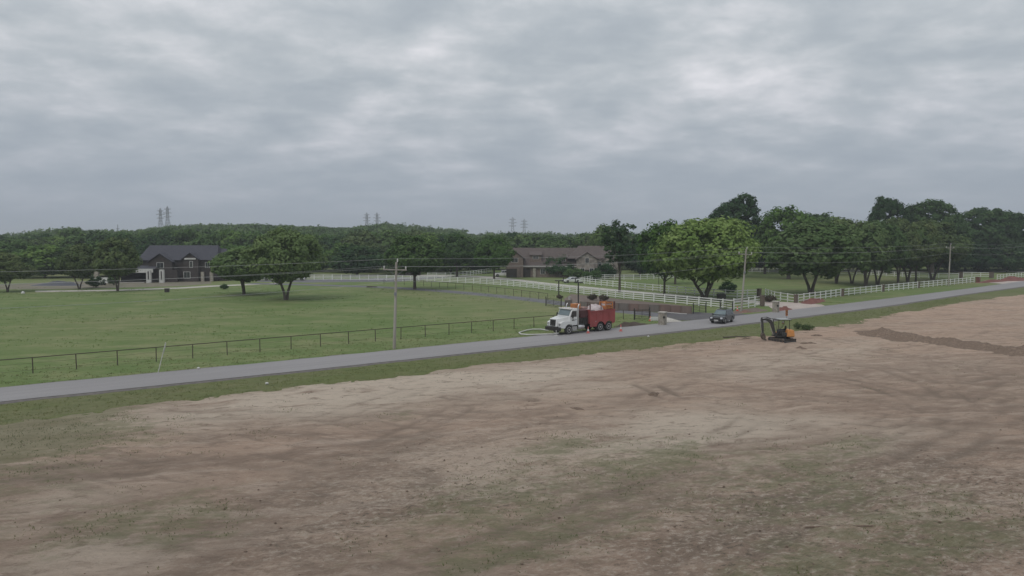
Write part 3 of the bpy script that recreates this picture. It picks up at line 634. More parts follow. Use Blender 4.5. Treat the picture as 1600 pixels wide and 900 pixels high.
proto('bush', 50, 3.0, 0.1, 2.2, 'dark', 0.06, 6, 60, 40, 0.10, 3, 3, clr=0.13)
proto('bush_brown', 51, 3.0, 0.1, 1.6, 'brown', 0.05, 6, 60, 36, 0.09, 3, 3, clr=0.13)
proto('bush_fresh', 52, 3.0, 0.1, 2.2, 'mid', 0.06, 6, 60, 40, 0.10, 3, 3, clr=0.13)
proto('brush', 53, 3.4, 0.0, 1.3, 'olive', 0.03, 6, 34, 26, 0.09, 3, 5, clr=0.11, gap=0.5)
def ppm(p): return F/p.y            # photo pixels per metre at a ground point
def T(key, bx, by, top, w_px, label, group=None, **k):
    p = G(bx, by); return tree(key, p, w_px/ppm(p)*0.97, (by-top)/ppm(p)*1.0, label, group, **k)
T('big_bright', 1101, 467, 336, 160, 'big bright green many-stemmed tree beside the white fence, left of the leaning utility pole', rz=0.6)
T('bright_low', 1038, 462.5, 347, 82, 'bright green tree left of the biggest bright tree, thin dark trunk at the concrete drive')
T('open_tall', 968, 456.5, 329, 62, 'tall thin dark tree with sky gaps in its top beside the brown house drive', rz=2.1)
T('dark_tall', 1147, 433, 306, 84, 'tall dark oak rising behind the biggest bright green tree')
T('round_a', 1055, 444, 372, 60, 'darker tree on the lawn between the bright green trees')
T('round_b', 1138, 432, 372, 50, 'small tree on the far lawn just left of the leaning utility pole')
T('field_a', 447, 468.5, 359, 116, 'large spreading tree in the pasture with a pale forked trunk', rz=1.0)
T('field_b', 382, 460.5, 388, 95, 'smaller spreading tree in the pasture left of the large forked one')
T('round_a', 648, 452, 369, 92, 'dense green tree with thick brown trunk just right of the pole in the pasture')
T('round_a', 714, 433, 368, 66, 'green tree with slim trunk behind the white fence between the thick-trunked tree and the pickup')
T('round_b', 772, 437, 371, 62, 'light green young tree in front of the white pickup truck')
T('vase_b', 124, 452, 383, 60, 'yellowish thin-trunked tree left of the dark house')
T('vase_b', 184, 455, 374, 66, 'hazy olive tree in front of the dark house garage')
T('vase_b', 12, 456, 396, 66, 'olive tree at the left edge of the pasture')
T('vase_a', 1267, 459, 343, 128, 'broad tree with thick dark trunk at the near left of the lawn row', rz=0.4)
rowg = 'trees in the row on the lawn behind the white roadside fence'
for i, (bx, by, tp, w_, kk, lb) in enumerate([(1306,443,340,66,'vase_a','forked tree just right of the thick-trunked one in the lawn row'), (1331,443,348,60,'vase_b','second forked tree right of the thick-trunked one in the lawn row'),
    (1352,448,346,66,'vase_a','third forked tree right of the thick-trunked one, standing slightly forward'), (1371,446.5,344,70,'vase_a','wide V-shaped tree in the middle of the lawn row'),
    (1403,442.5,346,64,'vase_b','tree right of the wide V-shaped one in the lawn row'), (1418,441.5,350,60,'vase_a','third tree left of the far utility pole in the lawn row'),
    (1431,441.5,352,60,'vase_b','second tree left of the far utility pole in the lawn row'), (1457,437.5,348,86,'vase_b','olive tree with dark trunk immediately left of the far utility pole')]):
    T(kk, bx, by, tp-2, w_*1.18, lb, rowg)
T('round_b', 1232, 436, 326, 100, 'pale green tree behind the lawn, between the row and the tall dark oak')
T('vase_a', 1285, 430, 331, 90, 'tree with rounded crown behind the near end of the lawn row')
T('dark_tall', 1385, 428, 309, 62, 'leftmost of the three tall dark oaks behind the lawn row')
T('dark_round', 1456, 428, 308, 92, 'middle of the three tall dark oaks behind the lawn row, with rounded top')
T('dark_round', 1532, 424, 320, 96, 'rightmost of the three tall dark oaks, behind the far red mulch beds')
T('dark_tall', 1572, 423, 334, 56, 'dark oak at the right flank of the rightmost tall oak')
T('dark_round', 1625, 424, 352, 80, 'dark tree at the right edge of the picture')
T('dark_round', 1508, 424, 345, 60, 'lower dark tree in the gap left of the rightmost tall oak')
T('wood1', 942, 430, 352, 50, 'mid green tree behind the right end of the brown house')
T('dark_round', 1195, 428, 352, 62, 'lower dark tree right of the tall dark oak')
T('dark_round', 1340, 424, 350, 70, 'dark tree behind the middle of the lawn row')
T('wood0', 1000, 432, 372, 50, 'dark tree right of the brown house behind the bright trees')
# bushes by the houses and along the drive
T('bush', 873, 433, 402, 46, 'large dark bush in front of the brown house roof', name='bush', cat='bush')
T('bush_fresh', 898, 436, 418, 34, 'low green bush right of the large dark bush by the brown house', name='bush', cat='bush')
T('bush', 843, 431.5, 423, 24, 'low dark hedge bush by the pale wall of the brown house', name='bush', cat='bush')
T('bush_brown', 832, 431.5, 424, 16, 'small brown shrub by the garage corner of the brown house', name='bush', cat='bush')
T('bush_fresh', 925, 438, 421, 32, 'yellow-green shrub in front of the stone wing', name='bush', cat='bush')
T('bush', 945, 436, 412, 36, 'dark bush at the right end of the stone wing', name='bush', cat='bush')
T('bush', 1138, 458, 440, 28, 'ragged dark shrub behind the black bin', name='bush', cat='bush')
T('bush_brown', 1203, 472, 461, 20, 'brown twiggy shrub beside the entrance pillars', name='bush', cat='bush')
T('bush_brown', 926, 469, 459, 15, 'left one of two dark round shrubs beside the panel wall', name='bush', cat='bush')
T('bush_brown', 943, 470.5, 460, 15, 'right one of two dark round shrubs beside the panel wall', name='bush', cat='bush')
T('bush', 350, 452, 444, 14, 'tiny shrub at the end of the concrete path in the pasture', name='bush', cat='bush')
T('bush_brown', 874, 467, 460, 10, 'small brown shrub at the foot of the left black gate post', name='bush', cat='bush')
T('brush', 1260, 516, 506, 32, 'low pile of cut green brush beside the excavator', name='brush_pile', cat='brush')
T('brush', 1246, 514, 503, 16, 'small leafy branch heap just right of the excavator canopy', name='brush_pile', cat='brush')
T('bush', 150, 449, 432, 24, 'dark bush beside the white trailer', name='bush', cat='bush')
T('bush', 178, 446, 428, 16, 'dark bush between the trailer and the garage', name='bush', cat='bush')
# the near face of the wood: individual trees behind the houses and pasture
LMK = [(60, 'at the left edge of the picture'), (150, 'behind the yellowish thin-trunked tree'), (228, 'behind the dark house garage'), (350, 'above the dark house roof'), (520, 'behind the two spreading pasture trees'),
       (625, 'left of the pasture utility pole'), (700, 'behind the thick-trunked pasture tree'), (800, 'above the white pickup'), (965, 'above the brown house roof'), (1180, 'behind the bright green trees'),
       (1350, 'behind the near end of the lawn row'), (1500, 'behind the far end of the lawn row'), (9999, 'at the right edge of the picture')]
CW = {'wood0': 'dark green', 'wood1': 'mid green', 'wood2': 'olive', 'wood3': 'mid green', 'wood4': 'fresh green', 'wood5': 'very dark green'}
def sky_top(px):    # tree line of the photograph
    return np.interp(px, [-200, 0, 100, 120, 200, 255, 300, 400, 470, 540, 590, 640, 700, 740, 800, 860, 900, 940, 1000, 1200, 1300, 1600, 1800], [364, 366, 358, 356, 362, 354, 352, 350, 354, 357, 348, 352, 356, 364, 364, 362, 366, 360, 362, 356, 350, 358, 360])
def top_at(px, D): return H-(sky_top(px)-HZ)/F*D   # height of the wood's edge there
cnt = 0
for row, (D0, frac) in enumerate([(215, 0.34), (238, 0.55), (262, 0.72), (290, 0.9)]):
    px = -70.0 + row*9
    while px < 1660:
        skip = (row == 0 and (205 < px < 350 or px > 560)) or (row == 1 and (210 < px < 345 or 765 < px < 985))
        if row == 0 and 350 < px < 560 and random.random() < 0.3: skip = True
        D = D0+random.uniform(-9, 9)+(12 if row == 1 and px > 985 else 0); p = Vector(((px-CX)/F*D, D, 0))
        if not skip:
            full = top_at(px, D); ht = max(7.5, min(14.5, full*random.uniform(0.80, 1.0))) if row > 1 else random.uniform(7.5, 10.5)
            if px > 985: ht = min(13.5, max(10, ht))
            lm = next(l for q, l in LMK if px < q)
            kk = random.choice(['wood0', 'wood1', 'wood2', 'wood3', 'wood5', 'wood4' if px < 800 else 'wood0', 'wood1'])
            w_ = random.uniform(11.5, 16); tree(kk, (p.x, p.y, float(hillz(p.x, p.y))), w_, ht, '%s tree, %s of wood %s' % (CW[kk], ('front row', 'second row', 'third row', 'back row')[row], lm), 'trees of the wood '+lm); cnt += 1
        px += random.uniform(30, 46)*(1.0 if row < 2 else 0.95)
# the wood beyond, one mass over the rising ground
Cs, Ns, Ts = [], [], []; tpl = [crown_pts(60+i, 13, 0.5, 10, 8, 60, 13, flat=1.0, clr=0.13) for i in range(6)]
n_far = 0
for D in list(np.arange(312, 640, 21)):
    px = -160.0+random.uniform(0, 20); step = 10.5/D*F
    while px < 1760:
        Dd = D+random.uniform(-9, 9); x, y = (px-CX)/F*Dd, Dd
        if not (985 < px and D > 420):
            gz = float(hillz(x, y)); lim = top_at(px, Dd)-gz+random.uniform(-2.6, 1.2); base = 7.0+5.5*random.random()
            ht = min(max(lim, 4), 15) if D > 560 or lim < base else base
            C, Nn, Tt = tpl[random.randrange(6)]; k = random.uniform(0.85, 1.2); a = random.uniform(0, 6.28); ca, sa = math.cos(a), math.sin(a); sz = ht/10
            Rm = np.array([[ca, -sa, 0], [sa, ca, 0], [0, 0, 1]]); Cs.append((C*np.array([k, k, sz]))@Rm.T+np.array([x, y, gz])); Ns.append(Nn@Rm.T); Ts.append(np.clip(Tt*0.5+random.choice([0.0, 0.1, 0.25, 0.5, 0.6]), 0, 1)); n_far += 1
        px += step*random.uniform(0.8, 1.25)
print('far trees', n_far, 'quads', sum(map(len, Cs)), 'wood individuals', cnt)
me = leafcloud('far_woodland', np.concatenate(Cs), np.concatenate(Ns), 0.62, np.concatenate(Ts), LM['mid'])
tag(link('far_woodland', me), 'distant woodland covering the low hill behind the fields', 'woodland', kind='stuff')

# ------------------------------------------------------------------ fences
def unit_box(name, m):
    b = MB().box(-.5, .5, -.5, .5, -.5, .5); me = bpy.data.meshes.new(name); me.from_pydata(b.v, [], b.f); me.materials.append(m); return me
UB = {}
def ub(m):
    if m.name not in UB: UB[m.name] = unit_box('bar', m)
    return UB[m.name]
def bar(name, parent, a, b, w_, h_, m):
    """straight bar between two local points"""
    a = Vector(a); b = Vector(b); d = b-a
    return link(name, ub(m), parent, (a+b)/2, (0, -math.asin(max(-1, min(1, d.z/d.length))), math.atan2(d.y, d.x)), (d.length, w_, h_))
def resample(pts, step):
    P = [Vector((p[0], p[1], 0)) for p in pts]; seg = [(P[i+1]-P[i]).length for i in range(len(P)-1)]; Lt = sum(seg); n = max(1, round(Lt/step)); out_ = []
    for k in range(n+1):
        d = Lt*k/n; i = 0
        while i < len(seg)-1 and d > seg[i]: d -= seg[i]; i += 1
        out_.append(P[i].lerp(P[i+1], min(1, d/seg[i])))
    return out_
def white_fence(pts, label, h=1.35, rails=4, step=2.5, cap=True):
    P = resample(pts, step); o = P[0]; t_ = thing('white_rail_fence', label, 'fence', o)
    for i, p in enumerate(P):
        q = p-o; hh = h+0.12+random.uniform(-.02, .02)
        link('post', ub(M_white), t_, (q.x, q.y, hh/2-0.05), (random.uniform(-.015, .015), random.uniform(-.015, .015), math.atan2(P[min(i+1, len(P)-1)].y-P[max(i-1, 0)].y, P[min(i+1, len(P)-1)].x-P[max(i-1, 0)].x)), (0.15, 0.15, hh+0.1))
        if i < len(P)-1:
            r_ = P[i+1]-o; d = (r_-q).normalized()*0.06
            for k in range(rails):
                z = h*(k+0.62)/(rails-0.38)*0.98; bar('rail', t_, (q.x+d.x, q.y+d.y, z+random.uniform(-.012, .012)), (r_.x-d.x, r_.y-d.y, z+random.uniform(-.012, .012)), 0.045, 0.135 if rails > 3 else 0.15, M_white)
    return t_
white_fence([G(1146,483.5), G(1123,480.5), G(1046,473.2), G(978,466.8), G(880,456), G(830,450), G(790,446.5), G(740,443), G(670,440), G(600,438), G(480,437.2), G(385,438)], 'long white four-rail fence running from the entrance past the brown house to the pasture trees')
white_fence([G(1183,464), G(1150,465.5), G(1111,463), G(1062,458.6), G(1003,453.2), G(950,447.6), G(905,443)], 'white three-rail fence on the far side of the concrete drive under the bright trees', rails=3)
white_fence([G(1146.5,483.8), G(1165,481.6), G(1189,478)], 'tall short section of white fence at the entrance, beside the leaning utility pole', h=1.6, rails=4, step=2.2)
white_fence([G(1196,463.5), G(1211,468.5), G(1242,473.2)], 'short white fence curving between the entrance pillars', rails=3, h=1.4)
rp = [G(1245,472.8), G(1315,462.8), G(1379,455.6), G(1435,450), G(1523,441.5)]
seclab = ['white roadside fence section nearest the entrance', 'white roadside fence section between the first and second brown posts', 'white roadside fence section between the second brown post and the third', 'white roadside fence section ending at the red mulch beds']
for i in range(4):
    a, b = rp[i], rp[i+1]; d = (b-a).normalized()*0.45; white_fence([a+d, b-d], seclab[i], rails=3, h=1.35)
white_fence([G(1558,437.2), G(1600,433), G(1660,429)], 'white fence at the far right behind the red mulch mound', rails=3)
white_fence([G(1505,432.6), G(1546,433.5)], 'short white fence section between two brown posts at the far driveway', rails=3)
white_fence([G(1498,434.5), G(1440,434.2), G(1330,428.5), G(1200,425.8), G(1150,424.6)], 'white fence along the back of the lawn behind the tree row', rails=3, step=2.7)
white_fence([G(905,443), G(935,437), G(990,437.5), G(1052,434.8), G(1100,430.5)], 'white fence crossing the lawn behind the bright green trees', rails=3, step=2.6)
white_fence([G(668,434), G(700,434), G(735,430.5), G(768,426)], 'white fence bounding the drive left of the pickup truck', rails=3)
white_fence([G(662,418.6), G(750,418.2)], 'low white fence far behind the lawn beside the red-roofed shed', rails=3, h=1.2, step=3)

def pillar(p, label, w_=0.5, h=1.6, m=None, cap=True, name='stone_pillar'):
    t_ = thing(name, label, 'pillar', p, 0.64); m = m or M_stone
    MB().box(-w_/2, w_/2, -w_/2, w_/2, -0.05, h-0.1).build('shaft', m, t_, bevel=0.02); MB().box(-w_/2-.05, w_/2+.05, -w_/2-.05, w_/2+.05, h-0.1, h).build('cap', m, t_, bevel=0.02); return t_
M_bpost = mat('brown_post', (0.11, 0.085, 0.07), (0.16, 0.125, 0.10), 4, 0.9, 0.4)
for (x, y), lb in zip([(1243.5,473.2),(1316,462.9),(1379.5,455.7),(1434.6,450)], ['brown post where the roadside fence meets the entrance', 'brown post between the first and second roadside fence sections', 'brown post between the second and third roadside fence sections', 'brown post between the third and last roadside fence sections']):
    pillar(G(x, y), lb, 0.5, 1.45, M_bpost, name='fence_pillar')
pillar(G(1186,465), 'dark pillar on the far side of the entrance drive', 0.6, 1.7, M_bpost, name='entrance_pillar')
pillar(G(1191,478.5), 'dark pillar on the near side of the entrance drive', 0.55, 1.8, M_bpost, name='entrance_pillar')
pillar(G(1501,434.5), 'brown pillar left of the far driveway', 0.9, 1.7, M_bpost, name='entrance_pillar')
pillar(G(1549,434.5), 'reddish brown pillar beside the far red mulch mound', 0.9, 1.7, M_bpost, name='entrance_pillar')
pillar(G(1528,441), 'low red-brown pillar ending the roadside fence', 0.8, 1.3, mat('redbrown', (0.19, 0.085, 0.07), (0.14, 0.07, 0.06), 3, 0.9, 0.3), name='entrance_pillar')

def pipe_fence(pts, label, step=3.05, h=1.28, wires=2, mesh=False):
    P = resample(pts, step); o = P[0]; t_ = thing('black_pipe_fence', label, 'fence', o)
    pm = MB().tube([(0, 0, -0.1), (0, 0, h)], 0.042, 8); me = bpy.data.meshes.new('post'); me.from_pydata(pm.v, [], pm.f); me.materials.append(M_rust)
    rm = MB().tube([(-.5, 0, 0), (.5, 0, 0)], 1.0, 8); me2 = bpy.data.meshes.new('top_rail'); me2.from_pydata(rm.v, [], rm.f); me2.materials.append(M_rust)
    wb = MB()
    for i, p in enumerate(P):
        q = p-o; link('post', me, t_, q, (random.uniform(-.02, .02), random.uniform(-.02, .02), 0))
        if i < len(P)-1:
            r_ = P[i+1]-o; d = r_-q; link('top_rail', me2, t_, ((q.x+r_.x)/2, (q.y+r_.y)/2, h), (0, 0, math.atan2(d.y, d.x)), (d.length+0.02, 0.036, 0.036))
            for k in range(wires): z = h*(k+0.5)/(wires+0.3); wb.tube([(q.x, q.y, z), (r_.x, r_.y, z)], 0.007, 4, False)
    wb.build('wire', M_rust, t_, fix=False); return t_
fa = [ST(s_, float(ipl([(0, 69.6), (10, 69.9), (45, 70.2), (70, 69.6), (80, 69.4)], s_))) for s_ in (-14.1, 4.3, 20, 40, 60, 71)]
pipe_fence(fa, 'black pipe fence with thin wires along the road in front of the pasture')
pipe_fence([G(856,470), G(800,461.8), G(750,455.5), G(700,450.5), G(655,446.5), G(600,444)], 'thin dark pipe fence along the far side of the pasture drive', step=3.2)
pipe_fence([ST(71, 69.6), G(1016,500)], 'short stretch of black pipe fence between the truck and the stone mailbox', step=3.0, wires=3)
def gate(a, b, label, h=1.35, rails=5):
    a = Vector((a[0], a[1], 0)); b = Vector((b[0], b[1], 0)); d = b-a; t_ = thing('black_metal_gate', label, 'gate', a, math.atan2(d.y, d.x)); Ln = d.length
    for x in (0, Ln): MB().tube([(x, 0, -0.05), (x, 0, h+0.25)], 0.07, 8).build('gate_post', M_black, t_, fix=False)
    for k in range(rails+1): MB().tube([(0.08, 0, 0.18+k*(h-0.2)/rails), (Ln-0.08, 0, 0.18+k*(h-0.2)/rails)], 0.03, 6).build('rail', M_black, t_, fix=False)
    for x in (0.12, Ln/2, Ln-0.12): MB().tube([(x, 0, 0.18), (x, 0, h-0.02)], 0.028, 6).build('upright', M_black, t_, fix=False)
    return t_
gate(G(853,478), G(877,481.5), 'black five-bar gate standing open at the left of the truck cab', h=1.3)
gate(G(991,500), G(1015,498.5), 'black gate right of the truck, left of the stone mailbox')
gate(G(1083,490.5), G(1103,488.5), 'black gate at the right end of the brown panel wall')
gate(G(1125,487), G(1145,486.5), 'black gate behind the parked dark suv, against the white fence')
# panel wall
a, b = G(1081, 490.3), G(906, 482); d = b-a; t_ = thing('brown_panel_wall', 'low brown wall of upright panels along the drive below the white fence', 'wall', a, math.atan2(d.y, d.x))
npn = 11; wv_ = d.length/npn
for i in range(npn):
    MB().box(i*wv_+0.02, (i+1)*wv_-0.02, -0.03+0.01*(i % 2), 0.03+0.01*(i % 2), 0, 1.12+random.uniform(-.03, .03)).build('panel', M_panels[[0, 1, 1, 2, 0, 1, 2, 0, 1, 0, 2][i]], t_)
    MB().box(i*wv_-0.03, i*wv_+0.03, 0.045, 0.12, 0, 1.1).build('stud', M_bpost, t_)
p = G(893, 478.5); t_ = thing('grey_panel', 'short grey upright sheet beside the open black gate', 'panel', p, 0.5)
MB().box(-1.3, 0.0, -.03, .03, 0, 1.0).build('sheet', M_panels[2], t_); MB().box(0.02, 0.1, -.05, .05, 0, 1.1).build('stud', M_bpost, t_)
# black stepped entrance posts
for (x, y), hgt, lb, sgn in (((873, 466), 3.15, 'left tall black steel post with stepped bracket behind the truck', 1), ((903.5, 476), 3.6, 'right tall black steel post with stepped bracket behind the truck', -1)):
    t_ = thing('steel_entrance_post', lb, 'post', G(x, y)); MB().box(-.1, .1, -.1, .1, -.05, hgt).build('post', M_black, t_, bevel=0.01)
    MB().box(-.75 if sgn > 0 else -.5, .85 if sgn > 0 else .75, -.12, .12, hgt, hgt+0.16).build('crossbar', M_black, t_, bevel=0.01)
    x_ = 0.85 if sgn > 0 else -0.5; MB().box(x_-.08, x_+.08, -.1, .1, hgt+0.162, hgt+0.75).build('upright', M_black, t_, bevel=0.01)
    MB().box(min(x_-.08, x_-.7*sgn), max(x_+.08, x_-.7*sgn), -.08, .08, hgt+0.752, hgt+0.84).build('arm', M_black, t_)

# ------------------------------------------------------------------ utility poles and wires
def upole(p, h, label, lean, arms=True, lines=True):
    t_ = thing('utility_pole', label, 'utility pole', p, 0); t_.rotation_euler = (lean[0], lean[1], 0)
    MB().tube([(0, 0, -0.3), (0, 0, h*0.5), (0, 0, h)], [0.16, 0.135, 0.105], 12).build('pole', M_wood, t_, smooth=True, fix=False)
    ang = math.atan2(V.y, V.x)
    c = MB().box(-1.15, 1.15, -.055, .055, -.06, .06).build('crossarm', M_wood, t_, loc=(U.x*-0.14, U.y*-0.14, h-0.75), rot=(0, 0, 0.25), bevel=0.01)
    for x in (-1.05, 1.05): MB().lathe([(0.03, 0.06), (0.075, 0.1), (0.05, 0.16), (0.08, 0.22), (0.04, 0.34), (0.01, 0.36)], (x, 0, 0), n=10).build('insulator', M_trim, c, smooth=True)
    MB().lathe([(0.04, h), (0.08, h+.05), (0.05, h+.12), (0.08, h+.2), (0.03, h+.34), (0.01, h+.36)], (0.1, 0, 0), n=10).build('insulator', M_trim, t_, smooth=True)
    MB().tube([(0.0, 0, h-1.4), (0.7*math.cos(.25), 0.7*math.sin(.25), h-0.8)], 0.02, 6).build('brace', M_steel, t_)
    MB().tube([(0.0, 0, h-1.4), (-0.7*math.cos(.25), -0.7*math.sin(.25), h-0.8)], 0.02, 6).build('brace', M_steel, t_)
    MB().box(-.12, .12, -.26, -.16, h*0.62, h*0.62+0.3).build('service_box', M_steel, t_); return t_
def rotp(p, lean, q): return Vector(p)+Matrix.Rotation(lean[1], 3, 'Y') @ (Matrix.Rotation(lean[0], 3, 'X') @ Vector(q))
pl_ = [(ST(-26, 64.6), 8.6, (0, 0.0), 'utility pole outside the left edge'), (G(616, 545), 8.55, (0, 0.035), 'wooden utility pole with crossarm standing before the pasture'),
       (G(1158, 488), 9.35, (0, 0.06), 'leaning wooden utility pole by the white entrance fence'), (G(1482, 446.5), 9.6, (0, 0.012), 'far wooden utility pole at the roadside fence by the lawn row'), (ST(262, 84), 9.5, (0, 0), 'utility pole outside the right edge')]
att = []
for i, (p, h, ln, lb) in enumerate(pl_):
    if i in (1, 2, 3): upole(p, h, lb, ln)
    c, s_ = math.cos(.25), math.sin(.25)
    att.append([rotp(p, ln, (0.1, 0, h+0.34)), rotp(p, ln, (-1.05*c, -1.05*s_, h-0.42)), rotp(p, ln, (1.05*c, 1.05*s_, h-0.42)), rotp(p, ln, (0, -0.12, h-1.9))])
for i in range(4):
    for k in range(4):
        if i == 0 and k == 1: pass
        a, b = att[i][k], att[i+1][k]; n = 22; sag = [0.5, 0.7, 0.6, 0.9][k]
        pts = [a.lerp(b, j/n)-Vector((0, 0, sag*4*(j/n)*(1-j/n))) for j in range(n+1)]
        o = MB().tube([q-a for q in pts], [0.012, 0.010, 0.010, 0.013][k], 5, False).build('overhead_wire', M_wire, None, loc=a, fix=False)
        span = ['left of the pole before the pasture', 'between the pasture pole and the leaning pole', 'between the leaning pole and the far pole', 'right of the far pole'][i]
        tag(o, ['top overhead wire ', 'left-hand crossarm wire ', 'right-hand crossarm wire ', 'lowest overhead wire '][k]+span, 'wire', 'overhead wires along the road')

# ------------------------------------------------------------------ lattice towers far away
def tower(px, base_y_D, top_y, label):
    D = base_y_D; x = (px-CX)/F*D; gz = float(hillz(x, D)); h = H-(top_y-HZ)/F*D-gz; t_ = thing('transmission_tower', label, 'transmission tower', (x, D, gz-0.3)); b = 3.6
    for sx in (-1, 1):
        for sy in (-1, 1): MB().tube([(sx*b, sy*b, 0), (sx*1.1, sy*1.1, h*0.62), (sx*0.9, sy*0.9, h*0.9), (0.1*sx, 0.1*sy, h)], 0.2, 4).build('leg', M_steel, t_, fix=False)
    br = MB(); nst = 9
    for k in range(nst):
        z0, z1 = h*0.93*k/nst, h*0.93*(k+1)/nst; w0 = np.interp(z0/h, [0, .62, .9], [b, 1.1, .9]); w1 = np.interp(z1/h, [0, .62, .9], [b, 1.1, .9])
        for s_ in (-1, 1):
            br.tube([(-w0, s_*w0, z0), (w1, s_*w1, z1)], 0.11, 4, False); br.tube([(w0, s_*w0, z0), (-w1, s_*w1, z1)], 0.11, 4, False)
            br.tube([(s_*w0, -w0, z0), (s_*w1, w1, z1)], 0.11, 4, False); br.tube([(s_*w0, w0, z0), (s_*w1, -w1, z1)], 0.11, 4, False)
    br.build('lattice', M_steel, t_, fix=False)
    for zf, L_ in ((0.66, 4.2), (0.78, 4.8), (0.9, 3.6)):
        MB().tube([(-L_, 0, h*zf+0.3), (0, 0, h*zf-0.3), (L_, 0, h*zf+0.3)], 0.22, 4).tube([(-L_, 0, h*zf+0.3), (0, 0, h*zf+1.5), (L_, 0, h*zf+0.3)], 0.14, 4).build('crossarm', M_steel, t_, fix=False)
for a_ in ((253, 800, 325, 'left lattice transmission tower of the pair on the hill above the dark house'), (264, 780, 322, 'right lattice transmission tower of the pair on the hill above the dark house'),
           (574, 900, 332, 'left one of two faint transmission towers above the middle wood'), (590, 900, 332, 'right one of two faint transmission towers above the middle wood'),
           (801, 850, 339, 'taller of the two transmission towers left of the brown house roof'), (819, 870, 342, 'shorter of the two transmission towers above the brown house')): tower(*a_)
D = 420; x = (186-CX)/F*D; gz = float(hillz(x, D)); t_ = thing('radio_mast', 'thin lone mast standing above the wood at the left', 'mast', (x, D, gz)); MB().tube([(0, 0, 0), (0, 0, H-(351-HZ)/F*D-gz)], 0.16, 6).build('pole', M_steel, t_); MB().box(-1, 1, -.1, .1, 17.0-gz, 17.25-gz).build('crossarm', M_steel, t_)

# ------------------------------------------------------------------ houses
def gable(mb, x0, x1, y0, y1, ze, zr, axis='x', ov=0.5, th=0.18):
    """two roof slabs meeting at a ridge running along the axis"""
    if axis == 'x':
        yc = (y0+y1)/2; sl = (zr-ze)/((y1-y0)/2)
        for s_ in (-1, 1):
            ye = y0-ov if s_ < 0 else y1+ov; zz0 = ze-sl*ov
            b = [(x0-ov, ye, zz0), (x1+ov, ye, zz0), (x1+ov, yc, zr), (x0-ov, yc, zr)]
            if s_ > 0: b = b[::-1]
            mb.hexa(b, [(x, y, z+th) for x, y, z in b])
    else:
        xc = (x0+x1)/2; sl = (zr-ze)/((x1-x0)/2)
        for s_ in (-1, 1):
            xe = x0-ov if s_ < 0 else x1+ov; zz0 = ze-sl*ov
            b = [(xe, y1+ov, zz0), (xe, y0-ov, zz0), (xc, y0-ov, zr), (xc, y1+ov, zr)]
            if s_ > 0: b = b[::-1]
            mb.hexa(b, [(x, y, z+th) for x, y, z in b])
    return mb
def hip(mb, x0, x1, y0, y1, ze, zr, ov=0.5, inset=4.0):
    yc = (y0+y1)/2; x0 -= ov; x1 += ov; y0 -= ov; y1 += ov
    return mb.add([(x0, y0, ze), (x1, y0, ze), (x1, y1, ze), (x0, y1, ze), (x0+inset, yc, zr), (x1-inset, yc, zr)], [(0, 1, 5, 4), (1, 2, 5), (2, 3, 4, 5), (3, 0, 4), (0, 3, 2, 1)])
def gwall(mb, x0, x1, y0, y1, ze, zr, axis='y'):
    if axis == 'y': return mb.prism([(x0, 0), (x1, 0), (x1, ze), ((x0+x1)/2, zr), (x0, ze)], y0, y1)
    p = [(y0, 0), (y1, 0), (y1, ze), ((y0+y1)/2, zr), (y0, ze)]; n = 5
    return mb.add([(x0, y, z) for y, z in p]+[(x1, y, z) for y, z in p], [tuple(range(5)), tuple(range(9, 4, -1))]+[((i+1) % n, i, n+i, n+(i+1) % n) for i in range(n)])
def window(par, x, z, w_, h_, y, arch=False):
    f = MB().box(x-w_/2-.08, x+w_/2+.08, y-.06, y+.02, z-.08, z+h_+.08).build('window', M_trim, par)
    for k in range(2): MB().box(x-w_/2+k*w_/2+.02, x-w_/2+(k+1)*w_/2-.02, y-.085, y-.061, z, z+h_).build('pane', M_glass, f)
    return f
# brown brick and stone house
o = G(880, 432.2); Hs = thing('brown_brick_house', 'long brown brick and stone house with brown shingle roofs and dormers', 'house', o, -0.04)
gwall(MB(), -16.2, 8.8, -4.5, 6.5, 3.3, 8.1, 'x').build('wall', M_brick, Hs)
gable(MB(), -16.2, 8.8, -4.5, 6.5, 3.35, 8.25, 'x', 0.6).build('roof', M_roofb, Hs)
gwall(MB(), 3.6, 9.4, -7.0, 2.0, 5.2, 7.0).build('stone_wall', M_stw, Hs); gable(MB(), 3.6, 9.4, -7.0, 2.0, 5.25, 7.15, 'y', 0.35).build('roof', M_roofb, Hs)
MB().box(9.402, 15.5, -4.2, 6, 0, 5.4).build('stone_wall', M_stw, Hs); hip(MB(), 1.5, 15.6, -4.2, 7.0, 5.42, 9.0, 0.5, 3.6).build('roof', M_roofb, Hs)
gwall(MB(), 11, 14, -5.2, -4.21, 4.6, 6.0).build('stone_bay', M_stw, Hs); gable(MB(), 11, 14, -5.2, -1, 4.65, 6.1, 'y', 0.25).build('roof', M_roofb, Hs)
gwall(MB(), -16.4, -11.6, -6.0, 1, 5.6, 7.4).build('garage_gable', M_brick, Hs); gable(MB(), -16.4, -11.6, -6, 1, 5.65, 7.55, 'y', 0.45).build('roof', M_roofb, Hs)
